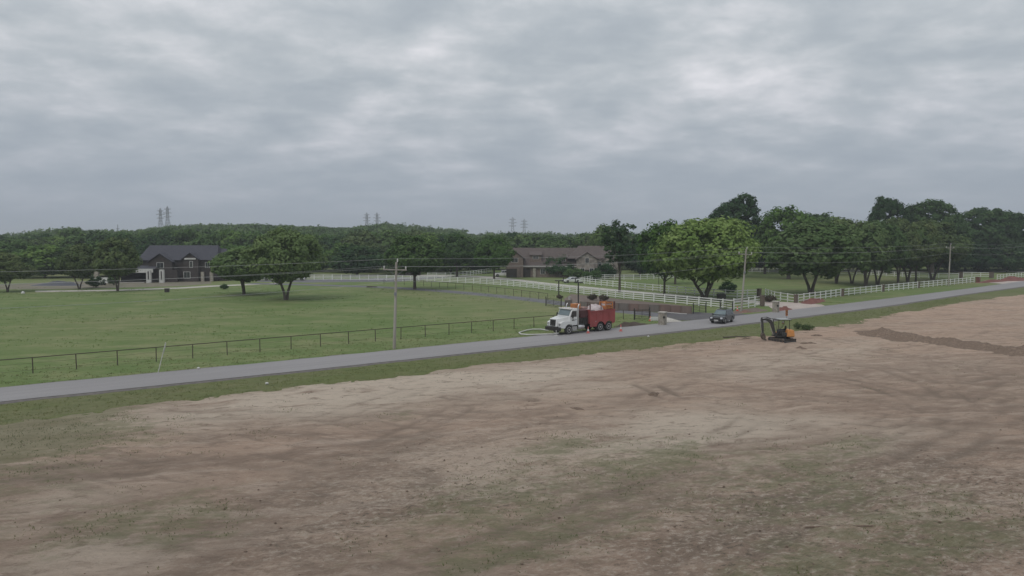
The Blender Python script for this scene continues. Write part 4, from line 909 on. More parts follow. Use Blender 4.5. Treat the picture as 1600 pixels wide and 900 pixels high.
for x0, x1, z0, z1 in ((-9.6, -6.4, 5.0, 6.3), (-1.2, 1.0, 4.6, 5.6)):
    dm = MB().box(x0, x1, -3.6, 0.5, z0-.9, z1).build('dormer', M_brick, Hs); MB().add([(x0-.3, -4.0, z1-.02), (x1+.3, -4.0, z1-.02), (x1+.3, 0.8, z1+1.25), (x0-.3, 0.8, z1+1.25), (x0-.3, -4.0, z1+.13), (x1+.3, -4.0, z1+.13), (x1+.3, .8, z1+1.4), (x0-.3, .8, z1+1.4)], [(0,3,2,1),(4,5,6,7),(0,1,5,4),(1,2,6,5),(2,3,7,6),(3,0,4,7)]).build('dormer_roof', M_roofb, dm)
    window(Hs, (x0+x1)/2, z1-1.0, (x1-x0)*0.5, 0.75, -3.61)
window(Hs, -14, 4.4, 1.8, 1.1, -6.01)
for x in (-14.9, -11.0): MB().box(x-1.5, x+1.5, -6.07 if x < -13 else -4.6, -5.95 if x < -13 else -4.48, 0, 2.5).build('garage_door', M_dgarage, Hs)
MB().box(-13.3, -12.6, -6.4, -6.02, 0, 3.2).build('brick_pier', M_brick, Hs)
MB().box(-8.8, -8.0, -4.9, -4.52, 0, 3.0).build('stone_pier', M_stone, Hs)
for x, z, w_, h_ in ((-6.0, 1.0, 1.3, 1.4), (-3.2, 1.0, 1.3, 1.4), (1.3, 0.9, 1.5, 1.6)): window(Hs, x, z, w_, h_, -4.52)
for x, z, w_, h_, y in ((5.2, 0.8, 1.1, 1.9, -7.02), (7.8, 0.8, 1.1, 1.9, -7.02), (6.5, 4.3, 1.0, 1.3, -7.02), (10.3, 3.2, 0.8, 1.2, -4.22), (12.5, 0.9, 1.4, 1.8, -5.22), (12.5, 3.3, 0.9, 1.2, -5.22)): window(Hs, x, z, w_, h_, y)
MB().box(5.9, 7.1, -7.25, -7.03, 0, 2.3).build('door', M_dgarage, Hs)
MB().box(15.0, 16.1, 0.5, 1.8, 0, 9.2).build('chimney', M_stone, Hs)
MB().box(-16.4, 8.8, -5.2, -5.06, 3.0, 3.18).build('fascia', M_trim, Hs)
# dark house
o = G(285, 438.5); Hd = thing('dark_brown_house', 'dark brown house with slate grey roof and white porch columns under construction', 'house', o, 0.12)
MB().box(-9.0, 9.6, -4, 7, 0, 5.5).build('wall', M_dwall, Hd); hip(MB(), -9.0, 9.6, -4, 7, 5.52, 9.3, 0.6, 1.2).build('roof', M_roofd, Hd)
hip(MB(), 7.5, 13, -2.5, 6, 4.6, 8.4, 0.5, 2.6).build('roof', M_roofd, Hd); MB().box(9.602, 12.6, -2.5, 6, 0, 4.6).build('wall', M_dwall, Hd)
gwall(MB(), -6.2, -0.6, -6.0, 1, 5.2, 7.0).build('front_gable', M_dwall, Hd); gable(MB(), -6.2, -0.6, -6, 1, 5.25, 7.15, 'y', 0.4).build('roof', M_roofd, Hd)
gwall(MB(), 1.8, 5.6, -5.2, 1, 5.8, 7.2).build('front_gable', M_dwall, Hd); gable(MB(), 1.8, 5.6, -5.2, 1, 5.85, 7.35, 'y', 0.35).build('roof', M_roofd, Hd)
MB().box(2.3, 5.1, -5.42, -5.22, 5.7, 6.1).build('white_band', M_trim, Hd); window(Hd, 3.9, 3.7, 0.7, 1.5, -5.22)
MB().box(-17.6, -6.3, -9.5, -1, 0.0, 0.12).build('porch_floor', M_conc, Hd)
MB().box(-13.8, -6.4, -4.0, -3.8, 0.121, 3.0).build('wall', M_dgarage, Hd)
gable(MB(), -17.6, -4.3, -9.0, -1, 3.25, 4.0, 'x', 0.3).build('roof', M_roofd, Hd)
MB().box(-14.2, -4.0, -9.6, -9.36, 2.55, 3.45).build('white_beam', M_trim, Hd)
for x in (-5.0, -1.9): MB().hexa([(x-.55, -9.9, 0), (x+.55, -9.9, 0), (x+.55, -9, 0), (x-.55, -9, 0)], [(x-.5, -9.85, 3.3), (x+.5, -9.85, 3.3), (x+.5, -9.05, 3.3), (x-.5, -9.05, 3.3)]).build('porch_column', M_trim, Hd); MB().box(x-.13, x+.13, -9.93, -9.86, 0.8, 2.9).build('column_groove', M_dgarage, Hd)
MB().hexa([(-17.9, -9.7, 0), (-16.8, -9.7, 0), (-16.8, -8.8, 0), (-17.9, -8.8, 0)], [(-17.8, -9.6, 3.2), (-16.9, -9.6, 3.2), (-16.9, -8.9, 3.2), (-17.8, -8.9, 3.2)]).build('porch_column', M_stone, Hd)
MB().box(-1.3, 0.8, -6.4, -5.6, 0, 3.1).build('entry_wall', M_dwall, Hd)
for x in (6.6, 8.8): MB().box(x-.35, x+.35, -5.4, -4.6, 0, 2.5).build('stone_pier', M_stone, Hd)
for x, z, w_, h_, y in ((2.8, 0.9, 1.5, 1.6, -5.22), (7.6, 3.6, 1.0, 1.3, -4.02), (-3.4, 3.6, 1.6, 1.3, -6.02)): window(Hd, x, z, w_, h_, y)
# red-roofed shed behind pasture tree
o = G(640, 430.5); t_ = thing('low_shed', 'low shed with dull red roof behind the thick-trunked tree', 'shed', o, 0.1)
M_rr = mat('rust_red_roof', (0.20, 0.06, 0.045), (0.15, 0.055, 0.045), 2, 0.7)
gwall(MB(), -3.5, 3.2, 0, 5, 1.9, 2.7, 'x').build('wall', M_dwall, t_); gable(MB(), -3.5, 3.2, 0, 5, 1.95, 2.8, 'x', 0.3).build('roof', M_rr, t_); MB().box(-1, 1, -.05, 0.02, 0, 1.8).build('door', M_dgarage, t_)

# ------------------------------------------------------------------ vehicles
def wheel(par, x, y, r, w_, rimm=None, side=1, name='wheel'):
    t_ = MB().lathe([(r*0.62, -w_/2), (r*0.93, -w_/2), (r, -w_*0.36), (r, w_*0.36), (r*0.93, w_/2), (r*0.62, w_/2)], (0, 0, 0), 'y', 22).build('wheel', M_tyre, par, smooth=True, loc=(x, y, r))
    yy = side*w_/2; rp_ = [(r*0.62, yy-side*0.06), (r*0.6, yy+side*0.005), (r*0.52, yy+side*0.005), (r*0.44, yy-side*0.05), (r*0.2, yy-side*0.04), (r*0.17, yy+side*0.02), (0.01, yy+side*0.02)]
    MB().lathe(rp_, (0, 0, 0), 'y', 18).build('rim', rimm or M_rim, t_, smooth=True); return t_
def arch(cx, r, zc, zb, n=8, rev=False):
    a0 = math.asin(max(-1, min(1, (zb-zc)/r))); pts = [(cx+r*math.cos(math.pi-a0-(math.pi-2*a0)*k/n), zc+r*math.sin(math.pi-a0-(math.pi-2*a0)*k/n)) for k in range(n+1)]
    return pts
def gh(mb, xb0, xb1, xt0, xt1, zb, zt, wb, wt):
    """greenhouse: rear/front x at belt and roof, half widths"""
    return mb.hexa([(xb0, -wb, zb), (xb1, -wb, zb), (xb1, wb, zb), (xb0, wb, zb)], [(xt0, -wt, zt), (xt1, -wt, zt), (xt1, wt, zt), (xt0, wt, zt)])
def glazing(par, xb0, xb1, xt0, xt1, zb, zt, wb, wt, splits, front=True, rear=True):
    def P(x, side, k):   # point on side plane at height fraction k
        w_ = wb+(wt-wb)*k; return w_*side
    lo, hi = 0.12, 0.86; zl, zh = zb+(zt-zb)*lo, zb+(zt-zb)*hi
    fr = lambda k: xb1+(xt1-xb1)*k; re = lambda k: xb0+(xt0-xb0)*k
    for side in (-1, 1):
        xs_ = [None]+list(splits)+[None]
        for i in range(len(xs_)-1):
            a0 = re(lo)+0.08 if xs_[i] is None else xs_[i]+0.03; a1 = re(hi)+0.08 if xs_[i] is None else xs_[i]+0.03
            b0 = fr(lo)-0.10 if xs_[i+1] is None else xs_[i+1]-0.03; b1 = fr(hi)-0.10 if xs_[i+1] is None else xs_[i+1]-0.03
            yl, yh = P(0, side, lo), P(0, side, hi); q = [(a0, yl, zl), (b0, yl, zl), (b1, yh, zh), (a1, yh, zh)]
            if side > 0: q = q[::-1]
            MB().panel(*q, th=0.012).build('side_window', M_glass, par)
    for isf, ok, f in ((1, front, fr), (0, rear, re)):
        if not ok: continue
        m_ = M_wglass if isf else M_glass; wl, wh = (wb+(wt-wb)*lo)*0.92, (wb+(wt-wb)*hi)*0.92
        q = [(f(lo), -wl, zl), (f(lo), wl, zl), (f(hi), wh, zh), (f(hi), -wh, zh)]
        if not isf: q = q[::-1]
        MB().panel(*q, th=0.012).build('windscreen' if isf else 'rear_window', m_, par)
def car(name, label, cat, loc, rz, m, kind):
    t_ = thing(name, label, cat, loc, rz)
    if kind == 'suv': L2, ax_, r, wd, belt, roof, hood = 2.15, 1.30, 0.36, 0.91, 1.05, 1.69, 1.00; g_ = (-1.98, 1.10, -1.55, 0.30); spl = (-1.05, -0.2)
    elif kind == 'sedan': L2, ax_, r, wd, belt, roof, hood = 2.35, 1.4, 0.33, 0.9, 0.92, 1.45, 0.88; g_ = (-1.75, 1.0, -1.0, 0.3); spl = (-0.35,)
    else: L2, ax_, r, wd, belt, roof, hood = 2.95, 1.85, 0.42, 1.0, 1.2, 1.95, 1.2; g_ = (-0.75, 1.35, -0.6, 0.75); spl = (0.1,)
    zb = 0.30 if kind != 'pickup' else 0.45
    prof = [(-L2+.1, zb)]+arch(-ax_, r+.07, r, zb)+arch(ax_, r+.07, r, zb)+[(L2-.12, zb), (L2, zb+.2), (L2-.03, hood-.22), (L2-.18, hood-.06), (g_[1]-.02, belt)]
    prof += [(g_[0], belt), (-L2+.04, belt-.06), (-L2, zb+.3)] if kind != 'sedan' else [(g_[0], belt), (-L2+.06, belt-.02), (-L2, zb+.3)]
    b = MB().prism(prof, -wd, wd).build('body', m, t_, bevel=0.05)
    if kind == 'pickup': MB().box(-L2+.12, -0.95, -wd+.12, wd-.12, belt-0.02, belt+.004).build('cargo_bed', M_black, t_)
    gh(MB(), g_[0], g_[1], g_[2], g_[3], belt-.01, roof, wd-.06, wd-.24).build('cabin', m, t_, bevel=0.06)
    glazing(t_, g_[0], g_[1], g_[2], g_[3], belt-.01, roof, wd-.06+.006, wd-.24+.006, spl)
    for sx in (-1, 1):
        for sy in (-1, 1): wheel(t_, sx*ax_, sy*(wd-.12), r, 0.24, side=sy)
    MB().box(L2-.01, L2+.03, -.5, .5, zb+.28, zb+.46).build('grille', M_black, t_); MB().box(L2-.02, L2+.04, -.75, .75, zb+.03, zb+.15).build('bumper', M_chrome if kind == 'pickup' else M_exg, t_)
    for sy in (-1, 1):
        MB().hexa([(L2-.22, sy*(wd-.02)-.02, hood-.32), (L2+.015, sy*(wd-.26)-.14, hood-.34), (L2+.015, sy*(wd-.26)+.14, hood-.34), (L2-.22, sy*(wd-.02)+.02, hood-.32)],
                  [(L2-.24, sy*(wd-.02)-.02, hood-.16), (L2-.03, sy*(wd-.26)-.14, hood-.16), (L2-.03, sy*(wd-.26)+.14, hood-.16), (L2-.24, sy*(wd-.02)+.02, hood-.16)]).build('headlight', M_lamp, t_)
        MB().box(-L2-.02, -L2+.05, sy*(wd-.14)-.1, sy*(wd-.14)+.1, belt-.35, belt-.1).build('tail_light', M_tail, t_)
        MB().box(g_[1]-.25, g_[1]-.08, sy*(wd+.03)-.09, sy*(wd+.03)+.09, belt, belt+.14).build('mirror', m, t_, bevel=0.03)
    if kind == 'suv':
        for sy in (-1, 1): MB().tube([(-1.6, sy*.62, roof+.02), (-1.5, sy*.62, roof+.07), (0.05, sy*.62, roof+.07), (0.15, sy*.62, roof+.02)], 0.02, 6).build('roof_rail', M_chrome, t_)
        MB().box(L2+.02, L2+.045, -.26, .26, zb+.1, zb+.22).build('number_plate', M_trim, t_)
    return t_
ang = math.atan2(-0.6, -0.8)
wc = ST(78.5, 59.2); car('black_suv', 'dark compact suv driving on the road near the stone mailbox', 'car', wc+Vector((0, 0, .035)), math.atan2(-.81, -.59), M_suv, 'suv')
car('white_pickup', 'white crew cab pickup truck parked by the brown house', 'pickup truck', G(787, 432.6), 0.12, M_carw, 'pickup')
car('white_sedan', 'white car parked on the drive behind the tall black posts', 'car', G(893, 441.8), 3.5, M_carw, 'sedan')
car('white_sedan', 'white car behind the trunk of the large forked pasture tree, left side', 'car', G(425, 438), 0.2, M_carw, 'sedan')
car('white_sedan', 'white car right of the large forked pasture tree trunk', 'car', G(464, 438), 0.0, M_carw, 'sedan')
# white trailer by the garage
t_ = thing('white_trailer', 'white slatted trailer at the left end of the dark house', 'trailer', G(161, 445.5), 0.1)
MB().box(-1.7, 1.7, -.9, .9, .55, .7).build('deck', M_white, t_)
for k in range(3):
    for sy in (-.9, .9): MB().box(-1.7, 1.7, sy-.02, sy+.02, .8+k*.36, 1.04+k*.36).build('side_board', M_white, t_)
for x in (-1.65, 0, 1.65):
    for sy in (-.93, .93): MB().box(x-.04, x+.04, sy-.03, sy+.03, .5, 1.8).build('stake', M_trim, t_)
wheel(t_, 0, -.8, .35, .2, side=-1); wheel(t_, 0, .8, .35, .2); MB().tube([(1.7, 0, .6), (2.9, 0, .5)], .05).build('drawbar', M_black, t_)
# tarp covered pile
o = mound('covered_pile', G(92, 446), 6.6, 1.6, 1.5, mat('grey_tarp', (0.10, 0.105, 0.125), (0.075, 0.08, 0.095), 0.8, 0.7, 0.3), 31, 0.03, None); tag(o, 'long low blue-grey covered pile beside the pasture wood', 'pile')
# ---------- vacuum / water truck
tk = thing('red_and_white_truck', 'white conventional cab truck with red body loaded with orange equipment, parked on the road', 'truck', ST(57.7, 63.05, .035), ang)
W2 = 1.2
def tp(mb, n, m, bevel=0, smooth=False, par=None): return mb.build(n, m, par or tk, bevel=bevel, smooth=smooth)
# frame
for y in (-.45, .45): tp(MB().box(-4.05, 3.9, y-.05, y+.05, .72, .95), 'chassis_rail', M_black)
# hood with fenders
hp = [(4.55, .95), (4.62, 1.2), (4.58, 1.72), (4.4, 1.86), (3.9, 1.96), (3.05, 2.06), (3.05, .98)]
tp(MB().hexa([(3.05, -.92, 1.0), (4.55, -.70, 1.0), (4.55, .70, 1.0), (3.05, .92, 1.0)], [(3.05, -.86, 2.05), (4.38, -.62, 1.84), (4.38, .62, 1.84), (3.05, .86, 2.05)]), 'hood', M_tw, .09)
tp(MB().hexa([(4.42, -.70, .92), (4.66, -.68, .92), (4.66, .68, .92), (4.42, .70, .92)], [(4.36, -.64, 1.84), (4.56, -.62, 1.80), (4.56, .62, 1.80), (4.36, .64, 1.84)]), 'radiator_shell', M_tw, .05)
gq = tp(MB().hexa([(4.6, -.46, 1.0), (4.70, -.46, 1.0), (4.70, .46, 1.0), (4.6, .46, 1.0)], [(4.55, -.46, 1.70), (4.645, -.46, 1.70), (4.645, .46, 1.70), (4.55, .46, 1.70)]), 'grille', M_exg, .02)
for k in range(5): tp(MB().box(4.66, 4.715, -.43, .43, 1.08+k*.125, 1.10+k*.125), 'grille_bar', M_black, par=gq)
for sy in (-1, 1):
    fp = [(2.72, 1.0)]+[(3.2+.64*math.cos(math.pi-math.pi*k/10), .62+.56*math.sin(math.pi-math.pi*k/10)) for k in range(1, 10)]+[(3.9, .72), (4.42, .80), (4.50, 1.0), (4.45, 1.36), (4.1, 1.5), (3.7, 1.52), (3.2, 1.50), (2.8, 1.36)]
    tp(MB().prism(fp, min(sy*.70, sy*W2), max(sy*.70, sy*W2)), 'fender', M_tw, .07)
    h_ = tp(MB().box(4.36, 4.50, min(sy*.76, sy*1.12), max(sy*.76, sy*1.12), 1.04, 1.28), 'headlight', M_black, .02); tp(MB().box(4.49, 4.52, min(sy*.82, sy*1.0), max(sy*.82, sy*1.0), 1.08, 1.24), 'lamp', M_lamp, par=h_)
    tp(MB().box(4.56, 4.78, min(sy*.82, sy*1.12), max(sy*.82, sy*1.12), .62, .78), 'fog_lamp', M_lamp, .02)
    tp(MB().box(2.0, 2.75, min(sy*.8, sy*1.16), max(sy*.8, sy*1.16), .45, .85), 'step_box', M_chrome, .03)
    tp(MB().box(1.95, 2.75, min(sy*1.0, sy*1.22), max(sy*1.0, sy*1.22), .36, .42), 'step', M_chrome)
    tp(MB().lathe([(.01, -.5), (.25, -.5), (.29, -.45), (.29, .45), (.25, .5), (.01, .5)], (1.25, sy*.86, .72), 'x', 18), 'fuel_tank', M_chrome, smooth=True)
    tp(MB().tube([(1.72, sy*1.02, .9), (1.72, sy*1.02, 2.95), (1.69, sy*1.02, 3.15), (1.58, sy*1.02, 3.32)], [.085, .085, .075, .07], 12), 'exhaust_stack', M_chrome, smooth=True)
    tp(MB().tube([(2.75, sy*1.16, 1.75), (2.85, sy*1.36, 1.80), (2.85, sy*1.36, 2.35), (2.75, sy*1.12, 2.4)], .02, 6).box(2.80, 2.86, sy*1.36-.1, sy*1.36+.1, 1.82, 2.3), 'mirror', M_black)
tp(MB().box(4.42, 4.82, -1.18, 1.18, .45, .86), 'bumper', M_black, .05)
# cab
cp = [(1.85, .98), (3.08, .98), (3.08, 2.02), (2.72, 2.74), (2.6, 2.80), (1.85, 2.80)]
tp(MB().prism(cp, -1.08, 1.08), 'cab', M_tw, .07)
tp(MB().box(1.80, 2.95, -1.03, 1.03, 2.78, 2.90), 'roof_cap', M_tw, .05)
tp(MB().panel((3.075, -.96, 2.10), (3.075, .96, 2.10), (2.76, .92, 2.70), (2.76, -.92, 2.70), .02), 'windscreen', M_wglass)
for sy in (-1, 1):
    q = [(2.02, sy*1.08, 1.95), (2.93, sy*1.08, 1.95), (2.68, sy*1.08, 2.62), (2.02, sy*1.08, 2.62)]
    if sy > 0: q = q[::-1]
    d_ = tp(MB().box(1.98, 2.98, min(sy*1.078, sy*1.095), max(sy*1.078, sy*1.095), 1.02, 1.92), 'door', M_tw, .005)
    q2 = [(x, y, z) for x, y, z in q]; tp(MB().panel(*q2, th=.015), 'side_window', M_glass)
    tp(MB().box(2.05, 2.2, min(sy*1.097, sy*1.13), max(sy*1.097, sy*1.13), 1.62, 1.66), 'handle', M_black, par=d_)
    tp(MB().box(2.42, 2.72, min(sy*1.096, sy*1.101), max(sy*1.096, sy*1.101), 1.52, 1.66).box(2.2, 2.38, min(sy*1.096, sy*1.101), max(sy*1.096, sy*1.101), 1.55, 1.61), 'door_mark', M_exg, par=d_)
for k in range(5): tp(MB().box(2.78, 2.86, -.7+k*.35-.05, -.7+k*.35+.05, 2.90, 2.95), 'roof_light', M_or)
# wheels
for sy in (-1, 1):
    wheel(tk, 3.2, sy*1.02, .54, .30, M_rim, sy)
    for x in (-1.62, -2.98): wheel(tk, x, sy*.93, .54, .52, M_rim, sy)
# equipment behind the cab
tp(MB().box(.25, 1.5, -.95, .95, .96, 1.75), 'pump_housing', M_exg, .04)
tp(MB().lathe([(.01, -.55), (.3, -.55), (.34, -.5), (.34, .5), (.3, .55), (.01, .55)], (.85, -.6, 1.95), 'x', 16), 'blower', M_exg, smooth=True)
tp(MB().box(.2, 1.35, -1.0, 1.0, 1.76, 2.62), 'hydraulic_cabinet', M_tm, .04)
tp(MB().box(.25, 1.1, -1.05, -.2, 2.63, 3.25), 'orange_tool_box', M_or, .03); tp(MB().box(.35, 1.0, -1.09, -1.052, 2.72, 3.16), 'box_panel', mat('amber_panel', (.55, .26, .06), None, 4, .5))
for k in range(5): tp(MB().tube([(.3+.25*k, 1.07, 1.0), (.3+.25*k, 1.07, 1.7)], .035), 'hose', M_black)
# red body with wheel arches
zb_ = .62; bp = [(0.05, zb_), (0.05, 2.46), (-3.95, 2.52), (-3.95, zb_+.35)]+[(-2.98+.62*math.cos(k*math.pi/8), .56+.62*math.sin(k*math.pi/8)) for k in range(8, -1, -1)][0:9]+[(-1.62+.62*math.cos(k*math.pi/8), .56+.62*math.sin(k*math.pi/8)) for k in range(8, -1, -1)]
bp = [(0.05, zb_), (0.05, 2.46), (-3.95, 2.52), (-3.95, 1.0), (-3.62, .82)]+[(-2.98+.63*math.cos(math.radians(a_)), .56+.63*math.sin(math.radians(a_))) for a_ in range(160, 19, -14)]+[(-1.62+.63*math.cos(math.radians(a_)), .56+.63*math.sin(math.radians(a_))) for a_ in range(160, 9, -14)]+[(-.95, zb_)]
for sy in (-1, 1): tp(MB().prism(bp, min(sy*1.20, sy*1.26), max(sy*1.20, sy*1.26)), 'side_panel', M_tr, .01)
tp(MB().box(-3.92, .04, -1.19, 1.19, 1.22, 1.34), 'floor', M_tm); tp(MB().box(-.02, .045, -1.195, 1.195, 1.0, 2.62), 'front_panel', M_tr); tp(MB().box(-3.94, -3.88, -1.195, 1.195, 1.0, 2.5), 'tailgate', M_tr)
for x in (-.95, -1.95, -2.95):
    for sy in (-1, 1): tp(MB().box(x-.03, x+.03, min(sy*1.262, sy*1.285), max(sy*1.262, sy*1.285), 1.35, 2.44), 'body_rib', M_tr)
for sy in (-1, 1):
    tp(MB().box(-3.93, .03, min(sy*1.264, sy*1.30), max(sy*1.264, sy*1.30), 2.36, 2.45), 'top_rim', M_tr)
    tp(MB().box(-3.92, -3.80, sy*1.2-.06, sy*1.2+.06, 2.53, 3.42), 'corner_post', M_tm)
    tp(MB().box(-.05, .05, sy*1.15-.05, sy*1.15+.05, 2.63, 3.3), 'corner_post', M_tm)
    tp(MB().box(-1.75, -1.68, sy*1.18-.03, sy*1.18+.03, 2.53, 3.3), 'stake', M_tm)
    for x in (-.8,): tp(MB().box(x-.04, x+.04, min(sy*1.265, sy*1.30), max(sy*1.265, sy*1.30), 1.2, 1.28), 'marker_lamp', M_lamp)
for z in (2.9, 3.35): tp(MB().box(-3.9, -3.82, -1.14, 1.14, z-.03, z+.03), 'rear_rail', M_tm)
tp(MB().box(-.9, -.1, -1.1, 1.1, 1.36, 2.5), 'inner_tank', M_tm, .04)
for y in (-.4, .4): tp(MB().box(-4.0, -3.97, y-.25, y+.25, .5, .95), 'mud_flap', M_black)
# cargo (things of their own, on the truck)
cz = 2.35; o0 = tk.matrix_world
def on_truck(x, y, z): 
    c_, s_ = math.cos(ang), math.sin(ang); b = ST(57.7, 63.05, .035); return Vector((b.x+x*c_-y*s_, b.y+x*s_+y*c_, b.z+z))
xs_ = np.linspace(-1, 1, 26)
cg = grid_mesh('white_tarp_bundle', xs_, xs_, lambda X, Y: (np.clip(1-np.hypot(X, Y)**2.4, 0, 1)**.5)*(1.15+.5*fbm(X*2+3, Y*2, 3)), M_tarp); cg.scale = (1.1, 1.0, .62); cg.location = on_truck(-1.75, .05, 2.35); cg.rotation_euler = (0, 0, ang); tag(cg, 'bundled white tarp load heaped on the red truck body', 'tarp')
t_ = thing('orange_equipment_rack', 'orange and white equipment rack at the rear top of the red truck body', 'equipment', on_truck(-3.15, 0, 2.54), ang)
for x in (-.55, .55):
    for y in (.05, 1.05): MB().box(x-.05, x+.05, y-.05, y+.05, 0, .85).build('post', M_or, t_)
for z in (.1, .42, .78):
    for y in (.05, 1.05): MB().box(-.5, .5, y-.04, y+.04, z-.05, z+.07).build('rail', M_or, t_)
MB().box(-.45, .45, .12, .95, .0, .35).build('crate', M_or, t_, bevel=.02); MB().box(-.42, .42, .14, .92, .36, .6).build('folded_sheet', M_tarp, t_, bevel=.05); MB().box(-.4, .4, .14, .92, .61, .76).build('folded_sheet', M_or, t_, bevel=.04)
M_pinkboard = mat('faded_board', (0.42, 0.24, 0.20), (0.36, 0.21, 0.18), 3, 0.7)
t_ = thing('folded_barricades', 'flat white and faded red barricade boards lying at the front of the red truck body', 'barricade', on_truck(-.5, -.62, 2.53), ang)
for k in range(4): MB().box(-.42, .42, -.5+k*.02, .5, k*.07, k*.07+.05).build('board', M_tarp if k % 2 == 0 else M_pinkboard, t_)

# hose loop on the grass
hp_ = [G(857, 517.5), G(845, 515.8), G(832, 515.8), G(822, 517.5), G(811, 521), G(814, 523.4), G(824, 524.3), G(840, 524), G(856, 523.4), G(868, 523)]
o = MB().tube([Vector(q)-hp_[0]+Vector((0, 0, .10)) for q in [Vector(a).lerp(Vector(b), k/4) for a, b in zip(hp_[:-1], hp_[1:]) for k in range(4)]+[hp_[-1]]], .075, 8).build('white_hose', M_trim, None, smooth=True, loc=hp_[0], fix=False); tag(o, 'pale hose looped on the grass in front of the truck', 'hose')
# cones
M_cone = mat('cone_orange', (0.62, 0.10, 0.05), (0.5, 0.10, 0.06), 4, 0.6); M_pink = mat('faded_cone', (0.55, 0.15, 0.13), (0.45, 0.14, 0.13), 4, 0.7)
for (x, y), hh, lb, m_ in (((919, 521), .75, 'slim faded orange cone beside the middle of the truck', M_pink), ((970, 518), .8, 'faded orange cone just behind the truck', M_pink), ((1016, 501.5), .6, 'small orange cone by the gate left of the stone mailbox', M_cone), ((1152, 486), .7, 'orange and white cone at the tall white fence section', M_cone)):
    t_ = thing('traffic_cone', lb, 'traffic cone', G(x, y)+Vector((0, 0, .03)))
    MB().box(-.2, .2, -.2, .2, 0, .05).build('base', m_, t_, bevel=.01); MB().lathe([(.15, .05), (.03, hh), (.01, hh+.01)], n=16).build('cone', m_, t_, smooth=True); MB().lathe([(.112, hh*.38), (.118, hh*.36), (.078, hh*.64), (.072, hh*.65)], n=16).build('collar', M_trim, t_)
t_ = thing('white_marker_cross', 'small white crossed marker standing at the truck front wheel', 'marker', G(869, 525)+Vector((0, 0, .035)), .3)
MB().box(-.03, .03, -.03, .03, 0, .6).build('upright', M_trim, t_); MB().box(-.3, .3, .032, .06, .22, .32).build('crossboard', M_trim, t_); MB().box(-.2, .2, -.2, .2, 0, .04).build('base', M_trim, t_)
# leaning roadside sign seen edge-on
p = G(247, 582.5); t_ = thing('leaning_road_sign', 'leaning diamond road sign on a thin pale post seen nearly edge-on', 'road sign', p); t_.rotation_euler = (0, .27, 0)
MB().tube([(0, 0, -.2), (0, 0, 2.55)], .033, 8).build('post', M_trim, t_)
s_ = MB().add([(0, 0, 1.63), (0.06, .38, 2.06), (0, 0, 2.5), (-0.06, -.38, 2.06), (.02, .02, 1.63), (.20, .38, 2.06), (.02, .02, 2.5), (-.20, -.38, 2.06)], []) 
MB().prism([(-.44, 0), (0, -.44), (.44, 0), (0, .44)], -.006, .006).build('sign_plate', mat('sign_back', (0.52, 0.53, 0.50), (0.45, 0.46, 0.43), 3, .5), t_, loc=(.045, 0, 2.08), rot=(0, 0, math.atan2(V.y, V.x)-.36))
for z in (1.9, 2.3): MB().tube([(-.02, 0, z), (.06, 0, z)], .02, 6).build('bolt', M_steel, t_)
# striped marker
p = G(1229, 497); t_ = thing('striped_object_marker', 'orange and black striped panel marker at the near road edge behind the excavator', 'marker', p, 0.1)
MB().box(-.03, .03, .02, .06, 0, 1.15).build('post', M_steel, t_); MB().box(-.17, .17, -.01, .01, .3, 1.15).build('panel', M_or, t_)
for k in range(4): zc_ = .36+k*.22; MB().add([(-.17, -.016, zc_), (.17, -.016, zc_+.14), (.17, -.016, zc_+.24 if k < 3 else 1.15), (-.17, -.016, zc_+.10), (-.17, -.011, zc_), (.17, -.011, zc_+.14), (.17, -.011, zc_+.24 if k < 3 else 1.15), (-.17, -.011, zc_+.10)], [(0,1,2,3),(7,6,5,4),(0,4,5,1),(1,5,6,2),(2,6,7,3),(3,7,4,0)]).build('stripe', M_black, t_)
# stone mailboxes
def mailbox(p, label, h):
    t_ = thing('stone_mailbox', label, 'mailbox', p, -0.6)
    r_ = random.Random(4); z = 0; k = 0
    MB().box(-.36, .36, -.36, .36, -.05, h-.08).build('mortar_core', M_conc, t_)
    while z < h-.12:
        hh = r_.uniform(.14, .2); hh = min(hh, h-.1-z)
        for side in range(4):
            x = -.4; 
            while x < .36:
                w_ = r_.uniform(.2, .34); x1 = min(.4, x+w_)
                if .4-x1 < .1: x1 = .4
                dpt = r_.uniform(.03, .06); b = MB().box(x+.008, x1-.008, -.36-dpt, -.34, z+.008, z+hh-.008); ca, sa = math.cos(side*math.pi/2), math.sin(side*math.pi/2); b.v = [(a*ca-c*sa, a*sa+c*ca, d) for a, c, d in b.v]
                b.build('stone', M_stone, t_); x = x1
        z += hh
    MB().box(-.46, .46, -.46, .46, h-.08, h+.04).build('cap', M_conc, t_, bevel=.02)
    m_ = MB().prism([(-.42+.0, h*.55), (.0, h*.55)][:0]+[(-.12, 0), (.12, 0), (.12, .16), (.08, .23), (0, .26), (-.08, .23), (-.12, .16)], -.12, .1).build('letter_box', M_black, t_, loc=(.38, -.40, h*.55)); return t_
mailbox(G(1035, 507.5), 'stone mailbox column beside the fresh asphalt apron, left of the dark suv', 1.62)
mailbox(G(1212, 488), 'stone mailbox column at the entrance drive, before the red mulch', 1.65)
t_ = thing('concrete_headwall', 'low white concrete headwall left of the stone mailbox', 'headwall', G(1024, 501.0), .1); MB().box(-.75, .75, -.12, .12, 0, .5).build('wall', M_trim, t_, bevel=.02); MB().box(-.78, -.66, -.6, -.13, 0, .45).build('wing', M_trim, t_, bevel=.02)
a, b = G(1041, 493), G(1073, 494.5); t_ = thing('white_barrier_arm', 'thin white barrier arm beside the stone mailbox over the apron', 'barrier', a, math.atan2(b.y-a.y, b.x-a.x)); MB().tube([(0, 0, .45), ((b-a).length, 0, .36)], .045, 8).build('arm', M_trim, t_); MB().box(-.1, .1, -.1, .1, 0, .6).build('post', M_black, t_)
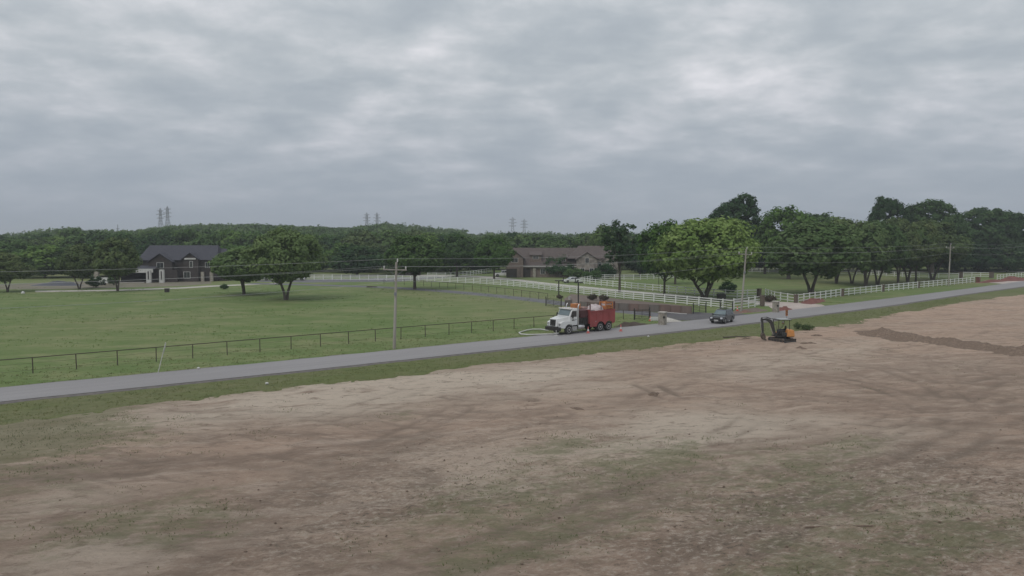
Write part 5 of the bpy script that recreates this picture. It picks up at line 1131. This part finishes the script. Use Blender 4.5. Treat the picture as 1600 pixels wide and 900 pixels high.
t_ = thing('black_bin', 'black wheeled bin cabinet on the drive behind the white fence', 'bin', G(1127, 470), .1); MB().hexa([(-.62, -.4, .12), (.62, -.4, .12), (.62, .4, .12), (-.62, .4, .12)], [(-.7, -.48, 1.05), (.7, -.48, 1.05), (.7, .48, 1.05), (-.7, .48, 1.05)]).build('body', M_black, t_, bevel=.03); MB().hexa([(-.74, -.52, 1.06), (.74, -.52, 1.06), (.74, .52, 1.06), (-.74, .52, 1.06)], [(-.7, -.4, 1.16), (.7, -.4, 1.16), (.7, .5, 1.26), (-.7, .5, 1.26)]).build('lid', M_black, t_)
for x in (-.5, .5): wheel(t_, x, -.38, .1, .08, side=-1)
t_ = thing('round_globe_lamp', 'white globe lamp on a thin pole beneath the bright trees', 'lamp', G(1029, 455)); MB().tube([(0, 0, 0), (0, 0, 4.1)], .05).build('pole', M_black, t_); MB().lathe([(.05, -.3), (.22, -.22), (.3, 0), (.22, .22), (.05, .3)], (0, 0, 4.35), n=16).build('globe', M_trim, t_, smooth=True)
t_ = thing('crate', 'small dark square crate standing in the pasture below the dark house', 'crate', G(261, 456.5), .2); MB().box(-.4, .4, -.4, .4, 0, .7).build('box', M_dgarage, t_, bevel=.02); MB().box(-.44, .44, -.44, .44, .7, .78).build('lid', M_dwall, t_)
t_ = thing('white_marker_stone', 'small white marker at the left end of the concrete path', 'marker', G(36, 459)); MB().lathe([(.3, 0), (.34, .2), (.22, .42), (.05, .5)], n=12).build('stone', M_trim, t_, smooth=True)
t_ = thing('white_bucket', 'small white bucket on the mulch left of the right black post', 'bucket', G(890, 468)); MB().lathe([(.2, 0), (.26, .45), (.28, .47), (.24, .47), (.22, .44)], n=14).build('pail', M_trim, t_, smooth=True)
for (x, y), lb in (((1152, 443), 0),): pass
# log / dead branch lying in pasture
o = MB().tube([(0, 0, .12), (1.0, .1, .16), (2.4, -.1, .14)], [.16, .13, .06], 8).build('fallen_branch', M_bark, None, loc=G(573, 449), fix=False); tag(o, 'dark fallen branch lying in the pasture near the long white fence', 'branch')
o = MB().tube([(0, 0, .06), (1.6, .5, .1), (3.2, .4, .07)], [.07, .06, .03], 6).build('fallen_branch', M_bark, None, loc=G(1130, 528), fix=False); tag(o, 'long thin branch lying at the verge edge left of the excavator', 'branch')
for k_, (x, y) in enumerate([(417, 601), (1013, 527), (310, 577)]):
    o = MB().lathe([(.02, 0), (.12, .02), (.13, .1), (.05, .15), (.02, .16)], n=8).build('litter', M_trim, None, loc=G(x, y)+Vector((0, 0, .03))); tag(o, ['white scrap of litter on the near verge at the left', 'pale scrap of litter on the verge below the truck', 'pale scrap lying under the pasture fence'][k_], 'litter')
# brown timber board in the lot
o = MB().box(-1.3, 1.3, -.022, .022, 0, .04).build('timber_pole', M_ridge, None, loc=G(1311, 827)+Vector((0, 0, .09)), rot=(0, 0, .05)); tag(o, 'thin timber pole lying on the dirt among the weeds at the lower right', 'timber')

# ------------------------------------------------------------------ mini excavator
E = G(1220, 534.3)+Vector((0, 0, .02)); ua = math.atan2(.92, -.42)
ex = thing('mini_excavator', 'orange mini excavator with black boom and canopy working on the dirt lot', 'excavator', E, 0)
def tfm(mb, rz): c_, s_ = math.cos(rz), math.sin(rz); mb.v = [(x*c_-y*s_, x*s_+y*c_, z) for x, y, z in mb.v]; return mb
for sy in (-1, 1):
    n = 12; prof = [(-.82+.23*math.cos(a_), .23+.23*math.sin(a_)) for a_ in [math.pi/2+math.pi*k/n for k in range(n+1)]]+[(.82+.23*math.cos(a_), .23+.23*math.sin(a_)) for a_ in [-math.pi/2+math.pi*k/n for k in range(n+1)]]
    y0, y1 = sorted((sy*.48, sy*.80)); tr_ = tfm(MB().prism(prof, y0, y1), ua).build('track', M_mud, ex, bevel=.02)
    for k in range(13):
        for z in (.462, -.002): tfm(MB().box(-.80+k*.133-.03, -.80+k*.133+.03, y0-.005, y1+.005, z-.012, z+.02), ua).build('track_pad', M_exg, tr_)
    for x in (-.8, -.4, 0, .4, .8): tfm(MB().lathe([(.01, y0-.012), (.14, y0-.012), (.16, y0), (.16, y1), (.14, y1+.012), (.01, y1+.012)], (x, 0, .23), 'y', 12), ua).build('roller', M_exg, tr_)
tfm(MB().box(-.5, .5, -.48, .48, .25, .48), ua).build('undercarriage', M_exg, ex, bevel=.02)
bl = tfm(MB().prism([(-1.38, .05), (-1.28, .02), (-1.22, .25), (-1.30, .45), (-1.38, .45), (-1.32, .25)], -.78, .78), ua).build('dozer_blade', M_exg, ex)
tfm(MB().box(-1.26, -.5, -.4, -.3, .22, .32).box(-1.26, -.5, .3, .4, .22, .32), ua).build('blade_arm', M_exg, ex)
MB().lathe([(.4, .47), (.4, .56)], n=20).build('slew_ring', M_black, ex)
fa_ = math.pi+0.10   # upper body faces left in the picture
def up(mb): return tfm(mb, fa_)
up(MB().prism([(.72, .57), (.72, .68), (-1.1, .68), (-1.1, .57)], -.7, .7)).build('deck', M_exg, ex, bevel=.02)
up(MB().hexa([(-1.18, -.74, .60), (-.28, -.78, .60), (-.28, .78, .60), (-1.18, .74, .60)], [(-1.12, -.70, 1.30), (-.42, -.74, 1.38), (-.42, .74, 1.38), (-1.12, .70, 1.30)])).build('engine_cover', M_exy, ex, bevel=.08)
up(MB().box(-.28, .55, -.76, -.5, .68, 1.0)).build('side_tank', M_exy, ex, bevel=.05); up(MB().box(-.28, .2, .5, .76, .68, 1.05)).build('side_tank', M_exg, ex, bevel=.05)
for k in range(4): up(MB().box(-.95+k*.13, -.88+k*.13, -.775, -.74, .85, 1.15)).build('vent', M_black, ex)
up(MB().box(-.38, .12, -.26, .26, .69, 1.08)).build('seat_base', M_black, ex, bevel=.04); up(MB().box(-.38, .14, -.26, .26, 1.082, 1.18)).build('seat', M_black, ex, bevel=.04); up(MB().box(-.50, -.38, -.25, .25, 1.12, 1.7)).build('seat_back', M_black, ex, bevel=.05)
for y in (-.34, .34): up(MB().box(-.1, .3, y-.07, y+.07, .69, 1.28)).build('console', M_exg, ex, bevel=.03); up(MB().tube([(.25, y, 1.28), (.3, y, 1.48)], .018).lathe([(.03, 1.48), (.035, 1.54), (.01, 1.58)], (.3, y, 0), n=8)).build('joystick', M_black, ex)
up(MB().box(.42, .70, -.6, .3, .69, .95)).build('front_cover', M_black, ex, bevel=.03)
for x, y in ((-.62, -.62), (-.62, .62), (.58, -.62), (.58, .62)): up(MB().tube([(x, y, .68 if x > 0 else 1.3), (x*.97, y, 2.33)], .035, 8)).build('canopy_post', M_black, ex)
up(MB().box(-.82, .76, -.72, .72, 2.33, 2.40)).build('canopy_roof', M_black, ex, bevel=.02); up(MB().box(-.76, .40, -.68, .68, 2.402, 2.425)).build('roof_sheet', M_wire, ex)
# boom, stick, bucket in the plane y=.35 of the upper frame
yb = .30
up(MB().prism([(.60, .62), (.95, .62), (1.02, .9), (.9, 1.02), (.65, 1.0)], yb-.16, yb+.16)).build('swing_post', M_exg, ex, bevel=.02)
def limb(pts, ws, y0, y1, nm, m):
    L_, R_ = [], []
    for i, (x, z) in enumerate(pts):
        a_ = pts[max(i-1, 0)]; b_2 = pts[min(i+1, len(pts)-1)]; dx, dz = b_2[0]-a_[0], b_2[1]-a_[1]; l = math.hypot(dx, dz); nx, nz = -dz/l, dx/l
        L_.append((x+nx*ws[i], z+nz*ws[i])); R_.append((x-nx*ws[i], z-nz*ws[i]))
    return up(MB().prism(L_+R_[::-1], y0, y1)).build(nm, m, ex, bevel=.015)
limb([(.82, .88), (.98, 1.35), (1.12, 1.85), (1.38, 2.25), (1.78, 2.42), (2.22, 2.40)], [.09, .13, .16, .17, .13, .07], yb-.09, yb+.09, 'boom', M_exg)
limb([(2.30, 2.62), (2.26, 2.35), (2.18, 1.7), (2.12, .98)], [.05, .13, .11, .07], yb-.075, yb+.075, 'stick', M_exg)
up(MB().prism([(2.08, 1.02), (2.20, .98), (2.30, .78), (2.26, .52), (2.10, .30), (1.88, .22), (1.80, .30), (1.92, .42), (1.90, .62), (1.98, .85)], yb-.24, yb+.24)).build('bucket', M_mud, ex, bevel=.01)
for k in range(4): up(MB().hexa([(1.86, yb-.22+k*.13, .22), (1.90, yb-.22+k*.13, .24), (1.90, yb-.17+k*.13, .24), (1.86, yb-.17+k*.13, .22)], [(1.74, yb-.21+k*.13, .29), (1.76, yb-.21+k*.13, .31), (1.76, yb-.18+k*.13, .31), (1.74, yb-.18+k*.13, .29)])).build('bucket_tooth', M_exg, ex)
up(MB().tube([(.98, yb, .80), (1.20, yb, 1.25)], .055).tube([(1.20, yb, 1.25), (1.40, yb, 1.98)], .03)).build('boom_cylinder', M_chrome, ex)
up(MB().tube([(1.30, yb, 2.48), (1.78, yb, 2.66)], .05).tube([(1.78, yb, 2.66), (2.28, yb, 2.62)], .027)).build('stick_cylinder', M_exg, ex)
up(MB().tube([(2.34, yb, 2.2), (2.36, yb, 1.6)], .045).tube([(2.36, yb, 1.6), (2.30, yb, 1.1)], .025).tube([(2.30, yb, 1.1), (2.12, yb, .95)], .03)).build('bucket_cylinder', M_chrome, ex)
for z in (2.2, 1.5): up(MB().box(2.0+.03*z, 2.25+.03*z-.1, yb-.08, yb-.076, z-.1, z)).build('decal', M_trim, ex)

# ------------------------------------------------------------------ operator
def skin_body(name, verts, edges, rad, m, parent, root=0, sub=2, xf=None):
    me = bpy.data.meshes.new(name); me.from_pydata([xf(v) for v in verts] if xf else verts, edges, []); me.materials.append(m)
    o = link(name, me, parent); md = o.modifiers.new('skin', 'SKIN'); md.use_smooth_shade = True
    for i, r in enumerate(rad): me.skin_vertices[0].data[i].radius = (r, r) if not isinstance(r, tuple) else r
    me.skin_vertices[0].data[root].use_root = True; s_ = o.modifiers.new('sub', 'SUBSURF'); s_.levels = sub; s_.render_levels = sub; return o
op = thing('person', 'excavator operator seated under the canopy wearing a white hard hat and a pale green top', 'person', E, 0)
c_, s_ = math.cos(fa_), math.sin(fa_); XF = lambda v: (v[0]*c_-v[1]*s_, v[0]*s_+v[1]*c_, v[2])
v = [(-.22, 0, 1.28), (-.24, 0, 1.45), (-.25, 0, 1.62), (-.24, 0, 1.74), (-.22, 0, 1.82), (-.20, 0, 1.93), (-.185, 0, 2.03)]
e_ = [(0, 1), (1, 2), (2, 3), (3, 4), (4, 5), (5, 6)]; r_ = [(.17, .13), (.155, .12), (.19, .125), (.13, .1), .058, (.085, .095), (.075, .085)]
for sy in (-1, 1):
    b0 = len(v); v += [(-.24, sy*.19, 1.70), (-.16, sy*.27, 1.46), (.10, sy*.31, 1.42), (.22, sy*.33, 1.50), (.275, sy*.335, 1.545)]; e_ += [(3, b0), (b0, b0+1), (b0+1, b0+2), (b0+2, b0+3), (b0+3, b0+4)]; r_ += [.075, .05, .042, .03, .04]
    for k in range(4):   # fingers closing round the lever
        q = len(v); yo = sy*(.335)+(-.024+.016*k)*1.0; ln = [.9, 1.05, 1.0, .8][k]; v += [(.305, yo, 1.565-.012*k), (.335*1, yo+.004, 1.548-.014*k), (.325, yo+.004, 1.515-.012*k)]; v[q+1] = (.305+.03*ln, yo, 1.55-.014*k); e_ += [(b0+4, q), (q, q+1), (q+1, q+2)]; r_ += [.010, .009, .008]
    q = len(v); v += [(.268, sy*.335-.04, 1.54), (.295, sy*.335-.048, 1.515)]; e_ += [(b0+4, q), (q, q+1)]; r_ += [.012, .009]
body = skin_body('body', v, e_, r_, M_vest, op, 0, 1, XF)
v = [(-.18, 0, 1.26), (-.14, -.1, 1.25), (.22, -.14, 1.27), (.34, -.14, .92), (.36, -.14, .76), (.48, -.14, .73), (-.14, .1, 1.25), (.22, .14, 1.27), (.34, .14, .92), (.36, .14, .76), (.48, .14, .73)]
skin_body('trousers', v, [(0, 1), (1, 2), (2, 3), (3, 4), (4, 5), (0, 6), (6, 7), (7, 8), (8, 9), (9, 10)], [.15, .11, .075, .055, .045, .04, .11, .075, .055, .045, .04], M_jean, op, 0, 1, XF)
hd = MB().lathe([(.01, -.13), (.045, -.125), (.07, -.09), (.085, -.03), (.09, .03), (.08, .09), (.04, .12), (.01, .125)], (-.175, 0, 1.98), n=14); hd.v = [XF((x, y*.88, z)) for x, y, z in hd.v]; hh_ = hd.build('head', M_skin, op, smooth=True)
MB().add([XF(q) for q in [(-.085, -.015, 1.97), (-.085, .015, 1.97), (-.06, 0, 1.945), (-.09, 0, 2.0)]], [(0, 1, 2), (0, 2, 3), (1, 3, 2), (0, 3, 1)]).build('nose', M_skin, hh_)
for sy in (-1, 1):
    MB().box(-.004, .004, -.011, .011, -.006, .006).build('eye', M_black, hh_, loc=XF((-.094, sy*.032, 1.995)), rot=(0, 0, fa_)); MB().lathe([(.005, -.008), (.024, 0), (.005, .008)], (0, 0, 0), 'y', 10).build('ear', M_skin, hh_, loc=XF((-.18, sy*.082, 1.975)), rot=(0, 0, fa_))
    # bare hands over the sleeve ends
MB().box(-.003, .003, -.022, .022, -.004, .004).build('mouth', mat('lips', (.3, .13, .11), None), hh_, loc=XF((-.092, 0, 1.915)), rot=(0, 0, fa_))
ht = MB().lathe([(.135, 2.03), (.135, 2.045), (.112, 2.05), (.108, 2.09), (.085, 2.14), (.04, 2.165), (.01, 2.17)], (-.165, 0, 0), n=18); ht.v = [XF(q) for q in ht.v]; ht.build('hard_hat', M_tw, op, smooth=True)

# ------------------------------------------------------------------ haze
hz = MB().box(-4300, 4300, -1700, 5300, -1.0, 75).build('haze', None); tag(hz, kind='stuff')
m = bpy.data.materials.new('haze_air'); m.use_nodes = True; t = m.node_tree; t.nodes.clear(); o = t.nodes.new('ShaderNodeOutputMaterial'); pv = t.nodes.new('ShaderNodeVolumePrincipled')
pv.inputs['Color'].default_value = (0.90, 0.95, 1.0, 1); pv.inputs['Density'].default_value = 0.00033; t.links.new(pv.outputs[0], o.inputs['Volume']); hz.data.materials.append(m)
